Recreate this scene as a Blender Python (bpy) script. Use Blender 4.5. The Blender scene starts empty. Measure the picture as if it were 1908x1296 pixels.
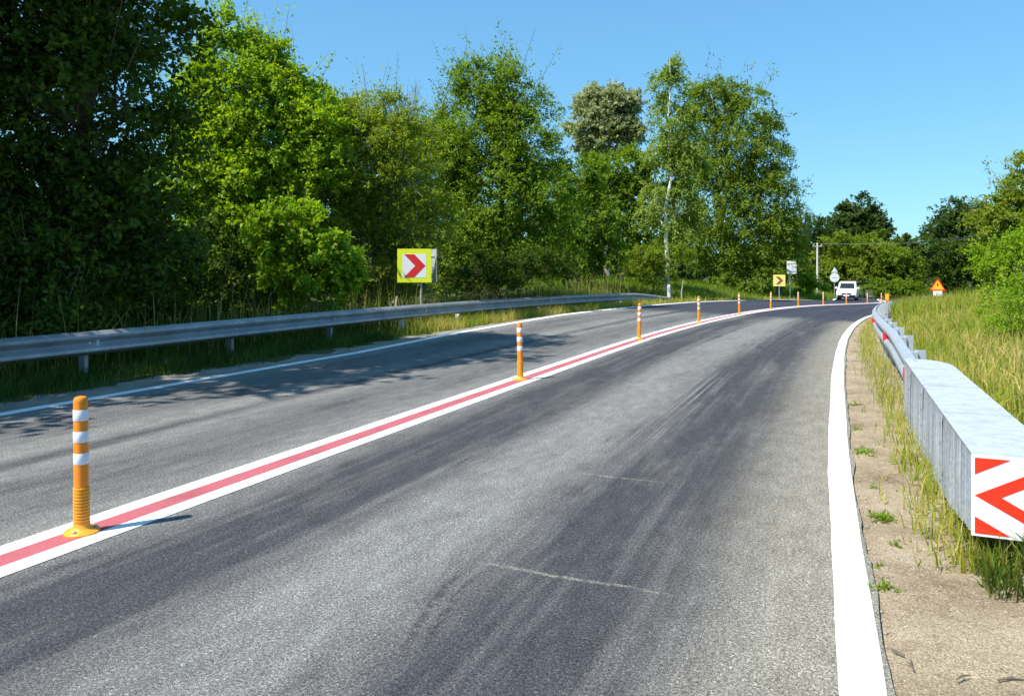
import bpy, math, random
import numpy as np
from mathutils import Vector, Matrix

# ------------------------------------------------------------------ camera, sky, sun, exposure
sc = bpy.context.scene
COL = sc.collection
CAM_H = 1.45
F_PX, CX, HY = 1400.0, 954.0, 501.0          # focal length, principal column and horizon row of the photograph
cam_d = bpy.data.cameras.new('camera')
cam_d.sensor_fit = 'HORIZONTAL'; cam_d.sensor_width = 36.0
cam_d.lens = F_PX / 1908 * 36.0
cam_d.shift_y = -(648 - HY) / 1908
cam_d.clip_start = 0.05; cam_d.clip_end = 3000
cam = bpy.data.objects.new('camera', cam_d); COL.objects.link(cam)
cam.location = (0, 0, CAM_H); cam.rotation_euler = (math.radians(90), 0, 0)
sc.camera = cam

SUN_EL = math.radians(54)
SUN_XY = Vector((-0.85, -0.53)).normalized()   # horizontal direction towards the sun
world = bpy.data.worlds.new('World'); sc.world = world; world.use_nodes = True
wn = world.node_tree
for n in list(wn.nodes): wn.nodes.remove(n)
sky = wn.nodes.new('ShaderNodeTexSky'); sky.sky_type = 'NISHITA'; sky.sun_disc = False
sky.sun_elevation = SUN_EL; sky.sun_rotation = math.atan2(SUN_XY.x, SUN_XY.y)
sky.altitude = 300; sky.air_density = 1.0; sky.dust_density = 0.3; sky.ozone_density = 1.6
bg = wn.nodes.new('ShaderNodeBackground'); bg.inputs[1].default_value = 0.15
wo = wn.nodes.new('ShaderNodeOutputWorld')
hsv = wn.nodes.new('ShaderNodeHueSaturation'); hsv.inputs['Saturation'].default_value = 1.25
wn.links.new(sky.outputs[0], hsv.inputs['Color']); gam = wn.nodes.new('ShaderNodeGamma'); gam.inputs[1].default_value = .48          # softens the step from horizon to zenith, as the phone's picture does
tone = wn.nodes.new('ShaderNodeVectorMath'); tone.operation = 'MULTIPLY'; tone.inputs[1].default_value = (.89, 1.56, 1.98)
wn.links.new(hsv.outputs[0], gam.inputs[0]); wn.links.new(gam.outputs[0], tone.inputs[0]); wn.links.new(tone.outputs[0], bg.inputs[0]); wn.links.new(bg.outputs[0], wo.inputs[0])
sun_d = bpy.data.lights.new('sun', 'SUN'); sun_d.energy = 5.0; sun_d.angle = math.radians(0.5); sun_d.color = (1.0, 0.95, 0.86)
sun = bpy.data.objects.new('sun', sun_d); COL.objects.link(sun); sun.location = (-30, -20, 40)
to_sun = Vector((SUN_XY.x * math.cos(SUN_EL), SUN_XY.y * math.cos(SUN_EL), math.sin(SUN_EL)))
sun.rotation_euler = to_sun.to_track_quat('Z', 'Y').to_euler()
sc.view_settings.view_transform = 'Standard'; sc.view_settings.look = 'None'
sc.view_settings.exposure = 0.6; sc.view_settings.gamma = 1.0; sc.view_settings.use_curve_mapping = False
sc.cycles.max_bounces = 8; sc.cycles.diffuse_bounces = 3; sc.cycles.transmission_bounces = 4; sc.cycles.transparent_max_bounces = 4

# ------------------------------------------------------------------ road geometry in (s along, d across) coordinates
HS = [(-30,23.0),(0,23.4),(11,23.9),(15,25.0),(21,26.8),(27,28.4),(33,30.8),(39,32.8),(45,34.6),(51,36.6),(56,36.7),(60,33.5),(65,26.5),(72,23),(78,27),(88,42),(110,62),(160,75)]
ZS = [(-30,0.0),(12.4,0),(18.6,-.06),(24.8,-.15),(31,-.27),(37.2,-.42),(43.4,-.59),(49.6,-.78),(55.8,-.96),(62,-1.12),(70,-1.3),(90,-1.7),(160,-2.6)]
S_ = np.arange(-30, 160, .25); H_ = np.radians(np.interp(S_, *zip(*HS)))
X_ = np.concatenate([[0], np.cumsum(np.sin(H_[:-1]) * .25)]); Y_ = np.concatenate([[0], np.cumsum(np.cos(H_[:-1]) * .25)])
_i0 = int(np.argmin(abs(S_))); X_ += -2.365 - X_[_i0]; Y_ += 4.13 - Y_[_i0]
zr = np.interp(S_, *zip(*ZS)); zr = np.convolve(np.pad(zr, 12, mode='edge'), np.ones(25) / 25, 'valid')
def bank(s): return np.interp(s, [8, 18, 32, 50, 60, 70], [0, .04, .05, .05, .03, 0])
def road_z(s, d=0.0): return np.interp(s, S_, zr) - bank(s) * np.clip(d, -4.05, 4.0)
def road_xy(s, d):
    x = np.interp(s, S_, X_); y = np.interp(s, S_, Y_); h = np.interp(s, S_, H_)
    return x + np.cos(h) * d, y - np.sin(h) * d
def head(s): return float(np.interp(s, S_, H_))
def P(s, d, dz=0.0):
    x, y = road_xy(s, d); return Vector((float(x), float(y), float(road_z(s, d)) + dz))
def ground_sd(s, d):
    s = np.asarray(s, float); d = np.asarray(d, float)
    zc = np.interp(s, S_, zr); b = bank(s)
    right = zc - b * 4.0 + np.interp(d, [4.0, 5.3, 7, 10, 15, 30, 60], [0, .02, .28, .70, 1.25, 1.7, 2.2])
    far = np.interp(s, [16, 30], [0, 1])
    dl = -d
    left = zc + np.interp(dl, [4.05, 4.7, 5.2], [1, .35, 0.0]) * b * 4.05 \
         + np.interp(dl, [5.2, 6.5, 8.5, 12, 20, 60], [0, .05, .12, .3, .6, 1.6]) \
         + far * np.interp(dl, [5.2, 6.5, 8.5, 12, 20], [0, .25, .7, .9, 1.0])
    mid = zc - b * d - .07
    return np.where(d > 4.6, right, np.where(d < -4.45, left, mid))
def to_sd(x, y):
    x = np.atleast_1d(np.asarray(x, float)).ravel(); y = np.atleast_1d(np.asarray(y, float)).ravel()
    so = np.empty_like(x); do = np.empty_like(x)
    for a in range(0, len(x), 8000):
        xx, yy = x[a:a+8000], y[a:a+8000]
        k = np.argmin((xx[:, None] - X_[None]) ** 2 + (yy[:, None] - Y_[None]) ** 2, axis=1)
        h = H_[k]; rx, ry = xx - X_[k], yy - Y_[k]
        so[a:a+8000] = S_[k] + rx * np.sin(h) + ry * np.cos(h); do[a:a+8000] = rx * np.cos(h) - ry * np.sin(h)
    return so, do
def gz(x, y):
    s, d = to_sd(x, y); return float(ground_sd(s, d)[0])
def at(px, py, Y):
    return Vector(((px - CX) / F_PX * Y, Y, CAM_H + (HY - py) / F_PX * Y))

# ------------------------------------------------------------------ node helpers and materials
class NT:
    def __init__(s, name):
        s.m = bpy.data.materials.new(name); s.m.use_nodes = True; s.t = s.m.node_tree
        for n in list(s.t.nodes): s.t.nodes.remove(n)
        s.out = s.t.nodes.new('ShaderNodeOutputMaterial')
    def node(s, k): return s.t.nodes.new(k)
    def link(s, v, sock):
        if hasattr(v, 'is_linked') or isinstance(v, bpy.types.NodeSocket): s.t.links.new(v, sock)
        elif v is not None:
            if isinstance(v, (tuple, list)) and len(v) == 3 and sock.type == 'RGBA': v = (*v, 1)
            sock.default_value = v
    def math(s, op, a, b=None, c=None, clamp=False):
        n = s.node('ShaderNodeMath'); n.operation = op; n.use_clamp = clamp
        for i, v in enumerate((a, b, c)):
            if v is not None: s.link(v, n.inputs[i])
        return n.outputs[0]
    def smooth(s, v, a, b, lo=0.0, hi=1.0):
        n = s.node('ShaderNodeMapRange'); n.interpolation_type = 'SMOOTHSTEP'
        s.link(v, n.inputs[0]); n.inputs[1].default_value = a; n.inputs[2].default_value = b; n.inputs[3].default_value = lo; n.inputs[4].default_value = hi
        return n.outputs[0]
    def lin(s, v, a, b, lo, hi):
        n = s.node('ShaderNodeMapRange'); s.link(v, n.inputs[0])
        n.inputs[1].default_value = a; n.inputs[2].default_value = b; n.inputs[3].default_value = lo; n.inputs[4].default_value = hi
        return n.outputs[0]
    def coord(s, which='Object'):
        return s.node('ShaderNodeTexCoord').outputs[which]
    def uv(s): return s.node('ShaderNodeUVMap').outputs[0]
    def scale(s, vec, sc_):
        n = s.node('ShaderNodeVectorMath'); n.operation = 'MULTIPLY'; s.link(vec, n.inputs[0]); n.inputs[1].default_value = sc_; return n.outputs[0]
    def noise(s, vec, scale, detail=2.0, rough=.5):
        n = s.node('ShaderNodeTexNoise'); s.link(vec, n.inputs['Vector']); n.inputs['Scale'].default_value = scale
        n.inputs['Detail'].default_value = detail; n.inputs['Roughness'].default_value = rough; return n.outputs[0]
    def voronoi(s, vec, scale):
        n = s.node('ShaderNodeTexVoronoi'); s.link(vec, n.inputs['Vector']); n.inputs['Scale'].default_value = scale; return n
    def sep(s, vec):
        n = s.node('ShaderNodeSeparateXYZ'); s.link(vec, n.inputs[0]); return n.outputs
    def mix(s, f, a, b, mode='MIX'):
        n = s.node('ShaderNodeMix'); n.data_type = 'RGBA'; n.blend_type = mode
        s.link(f, n.inputs[0]); s.link(a, n.inputs[6]); s.link(b, n.inputs[7]); return n.outputs[2]
    def ramp(s, f, stops):
        n = s.node('ShaderNodeValToRGB'); e = n.color_ramp.elements
        while len(e) < len(stops): e.new(.5)
        for i, (p, c) in enumerate(stops): e[i].position = p; e[i].color = (*c, 1)
        s.link(f, n.inputs[0]); return n.outputs[0]
    def attr(s, name, out='Fac'):
        n = s.node('ShaderNodeAttribute'); n.attribute_name = name; return n.outputs[out]
    def bump(s, h, strength=.3, dist=.01):
        n = s.node('ShaderNodeBump'); s.link(h, n.inputs['Height']); n.inputs['Strength'].default_value = strength; n.inputs['Distance'].default_value = dist; return n.outputs[0]
    def bsdf(s, color, rough=.6, metal=0.0, normal=None, spec=None, coat=None):
        n = s.node('ShaderNodeBsdfPrincipled'); s.link(color, n.inputs['Base Color']); s.link(rough, n.inputs['Roughness']); s.link(metal, n.inputs['Metallic'])
        if normal is not None: s.link(normal, n.inputs['Normal'])
        if spec is not None: n.inputs['Specular IOR Level'].default_value = spec
        if coat is not None: n.inputs['Coat Weight'].default_value = coat
        s.t.links.new(n.outputs[0], s.out.inputs[0]); return n

M = {}
def plain(name, color, rough=.5, metal=0.0, var=.12, scale=6.0, spec=None, coat=None):
    t = NT(name); o = t.coord(); f = t.noise(o, scale, 4, .6)
    g = t.noise(o, scale * 13, 2, .6); f = t.math('MULTIPLY_ADD', g, .4, t.math('MULTIPLY', f, .6))
    c = t.ramp(f, [(.3, tuple(x * (1 - var) for x in color)), (.7, tuple(min(1, x * (1 + var)) for x in color))])
    t.bsdf(c, t.lin(f, .3, .7, max(.03, rough - .08), min(1, rough + .08)), metal, spec=spec, coat=coat)
    M[name] = t.m; return t.m

def asphalt():
    t = NT('asphalt'); uv = t.uv(); u, v, _ = t.sep(uv)
    wob = t.noise(t.scale(uv, (.5, .10, 1)), 1.0, 3)
    ud = t.math('ADD', u, t.math('MULTIPLY_ADD', wob, .5, -.25))
    st = t.noise(t.scale(uv, (5.5, .16, 1)), 1.0, 5, .65)           # streaks along the travel direction
    st2 = t.noise(t.scale(uv, (1.3, .30, 1)), 1.0, 4, .6)
    def band(c, w, soft=.6, src=None):
        a = t.math('ABSOLUTE', t.math('SUBTRACT', src or ud, c)); return t.smooth(a, w * (1 - soft), w * (1 + soft), 1, 0)
    k = t.math('MULTIPLY', t.smooth(st, .22, .6, .45, 1), t.smooth(st2, .2, .6, .72, 1.08))
    tr = t.math('MAXIMUM', t.math('MULTIPLY', band(.78, .5), 1.0), band(2.75, .60))
    tr = t.math('MAXIMUM', tr, t.math('MULTIPLY', band(-1.8, .12, .9), .8))
    tr = t.math('MAXIMUM', tr, t.math('MULTIPLY', band(-2.9, .5), .5))
    tr = t.math('MAXIMUM', tr, t.math('MULTIPLY', band(-.95, .45), .5))
    tr = t.math('MULTIPLY', tr, k, clamp=True)
    blot = t.noise(t.scale(uv, (1, .22, 1)), 2.0, 6, .68)
    tr = t.math('ADD', tr, t.smooth(blot, .46, .74, 0, .42), clamp=True)
    c = t.mix(tr, (.190, .186, .174), (.056, .056, .061))
    # newer dark surfacing further along
    fin = t.math('MULTIPLY_ADD', st, 6.0, t.math('MULTIPLY_ADD', u, -.28, -3.0))
    far = t.smooth(t.math('ADD', v, fin), 22.8, 25.6)
    fcol = t.mix(t.smooth(st, .3, .75), (.032, .035, .050), (.052, .056, .074))
    c = t.mix(t.math('MULTIPLY', far, .93), c, fcol)
    # tan dust near the right edge
    dust = t.math('MULTIPLY', t.smooth(t.math('ADD', u, t.math('MULTIPLY', blot, .8)), 3.3, 4.2), t.math('SUBTRACT', 1, far))
    c = t.mix(t.math('MULTIPLY', dust, .5), c, (.27, .235, .17))
    dustl = t.smooth(t.math('ADD', u, t.math('MULTIPLY', blot, .5)), -3.75, -3.35, 1, 0)
    c = t.mix(t.math('MULTIPLY', dustl, .55), c, (.24, .215, .165))
    # pale scrape bundle, transverse pale cracks, short skid marks
    w2 = t.noise(t.scale(uv, (.3, .5, 1)), 1.5, 2)
    us = t.math('ADD', u, t.math('MULTIPLY_ADD', w2, .35, -.17))
    comb = t.smooth(t.noise(t.scale(uv, (42, .22, 1)), 1.0, 2), .50, .66)
    scr = t.math('MULTIPLY', band(2.28, .20, .5, us), t.math('MULTIPLY', t.smooth(v, 2.3, 4.2), t.smooth(v, 6.0, 9.5, 1, 0)))
    scr = t.math('MULTIPLY', scr, comb)
    c = t.mix(t.math('MULTIPLY', scr, .42), c, (.34, .33, .31))
    scr2 = t.math('MULTIPLY', t.math('MULTIPLY', band(1.75, .75, .5), t.smooth(t.noise(t.scale(uv, (9, .09, 1)), 1.0, 3), .5, .72)), t.smooth(v, 7, 13))
    c = t.mix(t.math('MULTIPLY', t.math('MULTIPLY', scr2, t.math('SUBTRACT', 1, far)), .55), c, (.24, .235, .22))
    vw = t.math('ADD', v, t.math('MULTIPLY', t.noise(t.scale(uv, (2.2, .3, 1)), 1.0, 5, .7), .10))
    for sv, d0, d1 in ((.55, 2.1, 3.4), (2.30, 2.05, 3.0), (11.2, 1.0, 2.7)):
        ln = t.math('MULTIPLY', band(sv, .013, .7, vw), t.math('MULTIPLY', t.smooth(u, d0, d0 + .25), t.smooth(u, d1 - .7, d1, 1, 0)))
        c = t.mix(t.math('MULTIPLY', ln, t.smooth(t.noise(uv, 14, 4, .7), .35, .65, .05, .55)), c, (.36, .33, .26))
    for dd, s0, s1 in ((2.16, -.55, .42), (2.24, -.5, .42), (1.2, 1.9, 2.5), (2.0, 3.1, 3.6)):
        sk = t.math('ADD', u, t.math('MULTIPLY', t.math('POWER', t.math('SUBTRACT', v, s1), 2.0), -.22))
        ln = t.math('MULTIPLY', band(dd, .018, .7, sk), t.math('MULTIPLY', t.smooth(v, s0, s0 + .3), t.smooth(v, s1 - .2, s1, 1, 0)))
        c = t.mix(t.math('MULTIPLY', ln, t.smooth(t.noise(uv, 24, 2), .35, .6, .1, .75)), c, (.045, .045, .05))
    # tar blots
    tb = t.smooth(t.noise(t.scale(uv, (2.0, 5.0, 1)), 1.6, 2), .76, .80)
    c = t.mix(t.math('MULTIPLY', tb, .7), c, (.05, .05, .055))
    # aggregate grain
    g1 = t.noise(uv, 230, 2, .75); g2 = t.noise(uv, 90, 2, .6); vo = t.voronoi(uv, 170)
    gr = t.math('MULTIPLY_ADD', g1, 1.1, t.math('MULTIPLY', g2, .5))
    gr = t.lin(gr, .60, 1.00, .02, 1.98)
    spk = t.smooth(t.sep(vo.outputs['Color'])[0], .86, .97, 1, 1.7)
    gr = t.math('MULTIPLY', gr, spk)
    g3 = t.noise(uv, 62, 3, .72); g4 = t.noise(t.scale(uv, (1, .35, 1)), 10, 5, .7)
    gr = t.math('MULTIPLY', gr, t.math('MULTIPLY', t.lin(g3, .32, .68, .6, 1.4), t.lin(g4, .3, .7, .78, 1.22)))
    n = t.node('ShaderNodeVectorMath'); n.operation = 'SCALE'; t.link(c, n.inputs[0]); t.link(gr, n.inputs['Scale'])
    b = t.bump(t.math('MULTIPLY_ADD', g1, .7, g2), .45, .006)
    t.bsdf(n.outputs[0], t.mix(tr, (1.0,) * 3, (.88,) * 3), 0, b, spec=.12)
    M['asphalt'] = t.m
asphalt()

def soil(name, c0, c1, c2, bumpk=.6):
    t = NT(name); o = t.coord(); a = t.noise(o, 1.6, 8, .72); b = t.noise(o, 16, 6, .75); g = t.noise(o, 130, 2, .6)
    c = t.ramp(a, [(.35, c0), (.52, c1), (.68, c2)])
    c = t.mix(t.smooth(b, .56, .72, 0, .5), c, tuple(x * .45 for x in c0))
    vo = t.voronoi(o, 120); pb = t.smooth(t.sep(vo.outputs['Color'])[1], .82, .97, 0, .4)
    c = t.mix(pb, c, tuple(min(1, x * 1.35) for x in c2))
    k = t.lin(g, .3, .7, .5, 1.5)
    n = t.node('ShaderNodeVectorMath'); n.operation = 'SCALE'; t.link(c, n.inputs[0]); t.link(k, n.inputs['Scale'])
    hgt = t.math('MULTIPLY_ADD', b, 1.0, t.math('MULTIPLY', g, .4))
    t.bsdf(n.outputs[0], .95, 0, t.bump(hgt, bumpk, .03), spec=.15); M[name] = t.m
soil('shoulder_soil', (.24, .18, .115), (.385, .305, .205), (.48, .395, .28), .9)
soil('verge_grit', (.20, .18, .15), (.27, .25, .21), (.36, .33, .28))
soil('meadow_soil', (.045, .065, .02), (.065, .085, .026), (.11, .11, .045))
soil('dry_earth', (.34, .24, .14), (.46, .34, .21), (.55, .42, .28))

def paint(name, col, wear):
    t = NT(name); o = t.coord(); a = t.noise(o, 3, 5, .7); g = t.noise(o, 120, 2, .6); e = t.noise(o, 26, 5, .75)
    c = t.mix(t.smooth(a, .45, .75, 0, wear), col, tuple(x * .62 for x in col))
    c = t.mix(t.smooth(g, .58, .75, 0, wear * 1.2), c, tuple(x * .5 for x in col))
    c = t.mix(t.smooth(e, .60, .70, 0, wear * 1.3), c, (.26, .25, .23))
    t.bsdf(c, .75, 0, t.bump(g, .25, .003)); M[name] = t.m
paint('white_paint', (.80, .80, .79), .42)
paint('left_white_paint', (.84, .84, .83), .35)
paint('red_paint', (.44, .105, .125), .8)

def galvanised(name, c0, c1, rough, metal, streak=(3, 3, 3), bumpk=.08):
    t = NT(name); o = t.coord(); a = t.noise(t.scale(o, streak), 1.0, 5, .65); b = t.noise(o, 40, 3, .6); d = t.noise(o, 1.3, 4, .6)
    f = t.math('MULTIPLY_ADD', a, .65, t.math('MULTIPLY', b, .35))
    c = t.ramp(f, [(.36, c0), (.62, c1)])
    c = t.mix(t.smooth(d, .56, .75, 0, .35), c, (.30, .27, .22))
    t.bsdf(c, t.lin(f, .35, .65, rough + .1, rough - .06), metal, t.bump(f, bumpk, .01)); M[name] = t.m
galvanised('weathered_zinc', (.25, .26, .28), (.42, .43, .45), .45, .55)
galvanised('bright_zinc', (.42, .45, .48), (.60, .63, .66), .42, .45)
galvanised('streaked_zinc', (.20, .24, .29), (.58, .62, .67), .5, .45, (20, 20, .8), .15)
galvanised('pale_zinc', (.46, .48, .50), (.68, .70, .71), .5, .35, (9, 9, 9), .2)

plain('orange_plastic', (.86, .25, .015), .42, var=.14, scale=9)
plain('yellow_orange_plastic', (.84, .33, .02), .48, var=.18, scale=9)
plain('white_reflective', (.76, .76, .79), .35, var=.08)
plain('sign_yellow', (.80, .86, .02), .4, var=.04)
plain('sign_white', (.84, .83, .83), .4, var=.03)
plain('sign_red', (.72, .02, .015), .4, var=.05)
plain('sign_amber', (.88, .45, .02), .4, var=.05)
plain('sign_pale_yellow', (.80, .72, .22), .45)
plain('sign_brown', (.28, .07, .03), .5)
plain('sign_back_pale', (.74, .76, .77), .5, .05, var=.08)
plain('sign_black', (.02, .02, .02), .5)
plain('chevron_red', (.80, .035, .012), .38, var=.06)
plain('sign_back', (.50, .53, .54), .5, .3, var=.1)
plain('pole_grey', (.38, .40, .40), .55, .3)
plain('concrete', (.62, .58, .48), .9, var=.2, scale=2)
plain('old_wood', (.42, .38, .30), .9, var=.3)
plain('reflector_red', (.75, .015, .03), .3)
plain('wire_grey', (.45, .45, .45), .5, .2)
plain('post_white', (.78, .77, .72), .6, var=.1)
plain('car_white', (.88, .88, .88), .3, var=.02, coat=.5)
plain('car_glass', (.02, .03, .035), .12, var=.1, spec=.25)
plain('car_black', (.018, .018, .02), .55)
plain('tyre', (.02, .02, .02), .85)
plain('rim', (.45, .46, .47), .35, .7)
plain('lamp_clear', (.62, .64, .66), .12)
plain('bark', (.15, .115, .08), .95, var=.4, scale=9)
plain('grey_bark', (.23, .21, .18), .95, var=.35, scale=9)
plain('pebble', (.34, .30, .25), .9, var=.3, scale=30)
def birch():
    t = NT('birch_bark'); o = t.coord(); a = t.noise(t.scale(o, (2, 2, 9)), 1.0, 4, .6)
    t.bsdf(t.ramp(a, [(.36, (.05, .045, .04)), (.43, (.72, .70, .64)), (1, (.80, .78, .73))]), .7); M['birch_bark'] = t.m
birch()

def foliage(name, stops, transl=.35, rough=.5):
    t = NT(name); f = t.attr('tint')
    c = t.ramp(f, stops)
    di = t.node('ShaderNodeBsdfPrincipled'); t.link(c, di.inputs['Base Color']); di.inputs['Roughness'].default_value = rough; di.inputs['Specular IOR Level'].default_value = .14
    tr = t.node('ShaderNodeBsdfTranslucent'); hs = t.node('ShaderNodeHueSaturation'); hs.inputs['Hue'].default_value = .485; hs.inputs['Saturation'].default_value = 1.15; hs.inputs['Value'].default_value = 1.75
    t.link(c, hs.inputs['Color']); t.link(hs.outputs[0], tr.inputs[0])
    mx = t.node('ShaderNodeMixShader'); mx.inputs[0].default_value = transl
    t.t.links.new(di.outputs[0], mx.inputs[1]); t.t.links.new(tr.outputs[0], mx.inputs[2]); t.t.links.new(mx.outputs[0], t.out.inputs[0]); M[name] = t.m
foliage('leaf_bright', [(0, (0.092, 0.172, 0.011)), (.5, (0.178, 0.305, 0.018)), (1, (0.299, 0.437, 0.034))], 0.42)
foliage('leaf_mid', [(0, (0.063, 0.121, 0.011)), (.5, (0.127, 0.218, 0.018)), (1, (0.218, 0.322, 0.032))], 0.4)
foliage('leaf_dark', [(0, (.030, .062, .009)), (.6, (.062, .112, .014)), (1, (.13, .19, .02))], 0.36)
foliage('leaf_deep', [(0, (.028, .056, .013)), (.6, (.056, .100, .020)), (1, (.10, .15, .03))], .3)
foliage('leaf_olive', [(0, (0.098, 0.144, 0.018)), (.5, (0.172, 0.247, 0.030)), (1, (0.287, 0.345, 0.048))], 0.5)
foliage('leaf_willow', [(0, (0.086, 0.132, 0.018)), (.5, (0.167, 0.247, 0.030)), (1, (0.287, 0.356, 0.057))], 0.5)
foliage('leaf_pale', [(0, (.11, .15, .045)), (.5, (.24, .28, .11)), (1, (.42, .43, .24))], 0.4)
foliage('leaf_birch', [(0, (0.115, 0.178, 0.030)), (.5, (0.196, 0.282, 0.046)), (1, (0.310, 0.380, 0.086))], 0.42)
foliage('leaf_russet', [(0, (0.127, 0.184, 0.021)), (.6, (0.218, 0.287, 0.032)), (1, (0.345, 0.241, 0.046))], 0.38)
foliage('twig_brown', [(0, (.09, .07, .05)), (1, (.19, .16, .12))], .05, .9)
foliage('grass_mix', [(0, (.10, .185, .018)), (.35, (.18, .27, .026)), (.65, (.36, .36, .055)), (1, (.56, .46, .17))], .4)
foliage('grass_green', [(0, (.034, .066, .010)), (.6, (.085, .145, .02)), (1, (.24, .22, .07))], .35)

# ------------------------------------------------------------------ mesh helpers
class MB:
    def __init__(s): s.v = []; s.f = []
    def add(s, vs, fs):
        o = len(s.v); s.v += [tuple(v) for v in vs]; s.f += [tuple(i + o for i in f) for f in fs]; return s
    def box(s, c, d, rot=None):
        c = Vector(c); h = [x / 2 for x in d]
        vs = [Vector((x * h[0], y * h[1], z * h[2])) for z in (-1, 1) for x, y in ((-1, -1), (1, -1), (1, 1), (-1, 1))]
        if rot is not None: vs = [rot @ v for v in vs]
        return s.add([v + c for v in vs], [(3, 2, 1, 0), (4, 5, 6, 7), (0, 1, 5, 4), (1, 2, 6, 5), (2, 3, 7, 6), (3, 0, 4, 7)])
    def tube(s, pts, rad, n=8, cap=True):
        pts = [Vector(p) for p in pts]; rad = rad if hasattr(rad, '__len__') else [rad] * len(pts)
        vs = []; fs = []
        for i, p in enumerate(pts):
            t = (pts[min(i + 1, len(pts) - 1)] - pts[max(i - 1, 0)]).normalized()
            a = t.cross(Vector((0, 0, 1)) if abs(t.z) < .9 else Vector((1, 0, 0))).normalized(); b = t.cross(a)
            for k in range(n):
                w = 2 * math.pi * k / n; vs.append(p + (a * math.cos(w) + b * math.sin(w)) * rad[i])
        for i in range(len(pts) - 1):
            for k in range(n): fs.append((i * n + k, i * n + (k + 1) % n, (i + 1) * n + (k + 1) % n, (i + 1) * n + k))
        if cap: fs.append(tuple(range(n - 1, -1, -1))); fs.append(tuple(range(len(vs) - n, len(vs))))
        return s.add(vs, fs)
    def lathe(s, prof, n=24, c=(0, 0, 0)):
        vs = []; fs = []
        for r, z in prof:
            for k in range(n): w = 2 * math.pi * k / n; vs.append((c[0] + r * math.cos(w), c[1] + r * math.sin(w), c[2] + z))
        for i in range(len(prof) - 1):
            for k in range(n): fs.append((i * n + k, i * n + (k + 1) % n, (i + 1) * n + (k + 1) % n, (i + 1) * n + k))
        fs.append(tuple(range(n - 1, -1, -1))); fs.append(tuple(range(len(vs) - n, len(vs))))
        return s.add(vs, fs)
    def prism(s, poly, y0, y1):                     # polygon in the x-z plane, extruded along y
        n = len(poly); vs = [(x, y0, z) for x, z in poly] + [(x, y1, z) for x, z in poly]
        return s.add(vs, [tuple(range(n)), tuple(range(2 * n - 1, n - 1, -1))] + [(i, i + n, (i + 1) % n + n, (i + 1) % n) for i in range(n)])
    def build(s, name, mat, parent=None, smooth=False, bevel=0.0, world=False):
        me = bpy.data.meshes.new(name); vs = s.v
        if parent is not None and world:
            l = parent.location; vs = [(x - l.x, y - l.y, z - l.z) for x, y, z in vs]
        me.from_pydata(vs, [], s.f); me.materials.append(M[mat])
        o = bpy.data.objects.new(name, me); COL.objects.link(o)
        if parent is not None: o.parent = parent
        import bmesh
        bm = bmesh.new(); bm.from_mesh(me); bmesh.ops.recalc_face_normals(bm, faces=bm.faces)
        if bevel: bmesh.ops.bevel(bm, geom=[e for e in bm.edges if e.is_manifold and e.calc_face_angle(0) > .5], offset=bevel, segments=2, affect='EDGES')
        bm.to_mesh(me); bm.free()
        if smooth:
            me.polygons.foreach_set('use_smooth', [True] * len(me.polygons))
            me.set_sharp_from_angle(angle=math.radians(38))
        return o
def np_mesh(name, verts, quads, mat, parent=None, tint=None, tris=None):
    me = bpy.data.meshes.new(name); nv = len(verts)
    me.vertices.add(nv); me.vertices.foreach_set('co', np.ascontiguousarray(verts, np.float32).ravel())
    nq = len(quads); nt = 0 if tris is None else len(tris)
    idx = quads.ravel() if tris is None else np.concatenate([quads.ravel(), tris.ravel()])
    me.loops.add(len(idx)); me.loops.foreach_set('vertex_index', idx.astype(np.int32))
    me.polygons.add(nq + nt)
    me.polygons.foreach_set('loop_start', np.concatenate([np.arange(nq) * 4, nq * 4 + np.arange(nt) * 3]).astype(np.int32))
    if tint is not None:
        a = me.attributes.new('tint', 'FLOAT', 'POINT'); a.data.foreach_set('value', tint.astype(np.float32))
    me.update(calc_edges=True); me.materials.append(M[mat])
    o = bpy.data.objects.new(name, me); COL.objects.link(o)
    if parent is not None: o.parent = parent
    return o
def tag(o, label=None, cat=None, group=None, kind=None):
    if label: o['label'] = label
    if cat: o['category'] = cat
    if group: o['group'] = group
    if kind: o['kind'] = kind
    return o
def thing(name, label, cat, loc, rz=0.0, group=None):
    o = bpy.data.objects.new(name, None); COL.objects.link(o); o.empty_display_size = .2
    o.location = loc; o.rotation_euler = (0, 0, rz); return tag(o, label, cat, group)
def copy_tree(o, parent=None):
    c = o.copy(); COL.objects.link(c)
    if parent is not None: c.parent = parent
    for ch in list(o.children): copy_tree(ch, c)
    return c
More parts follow.
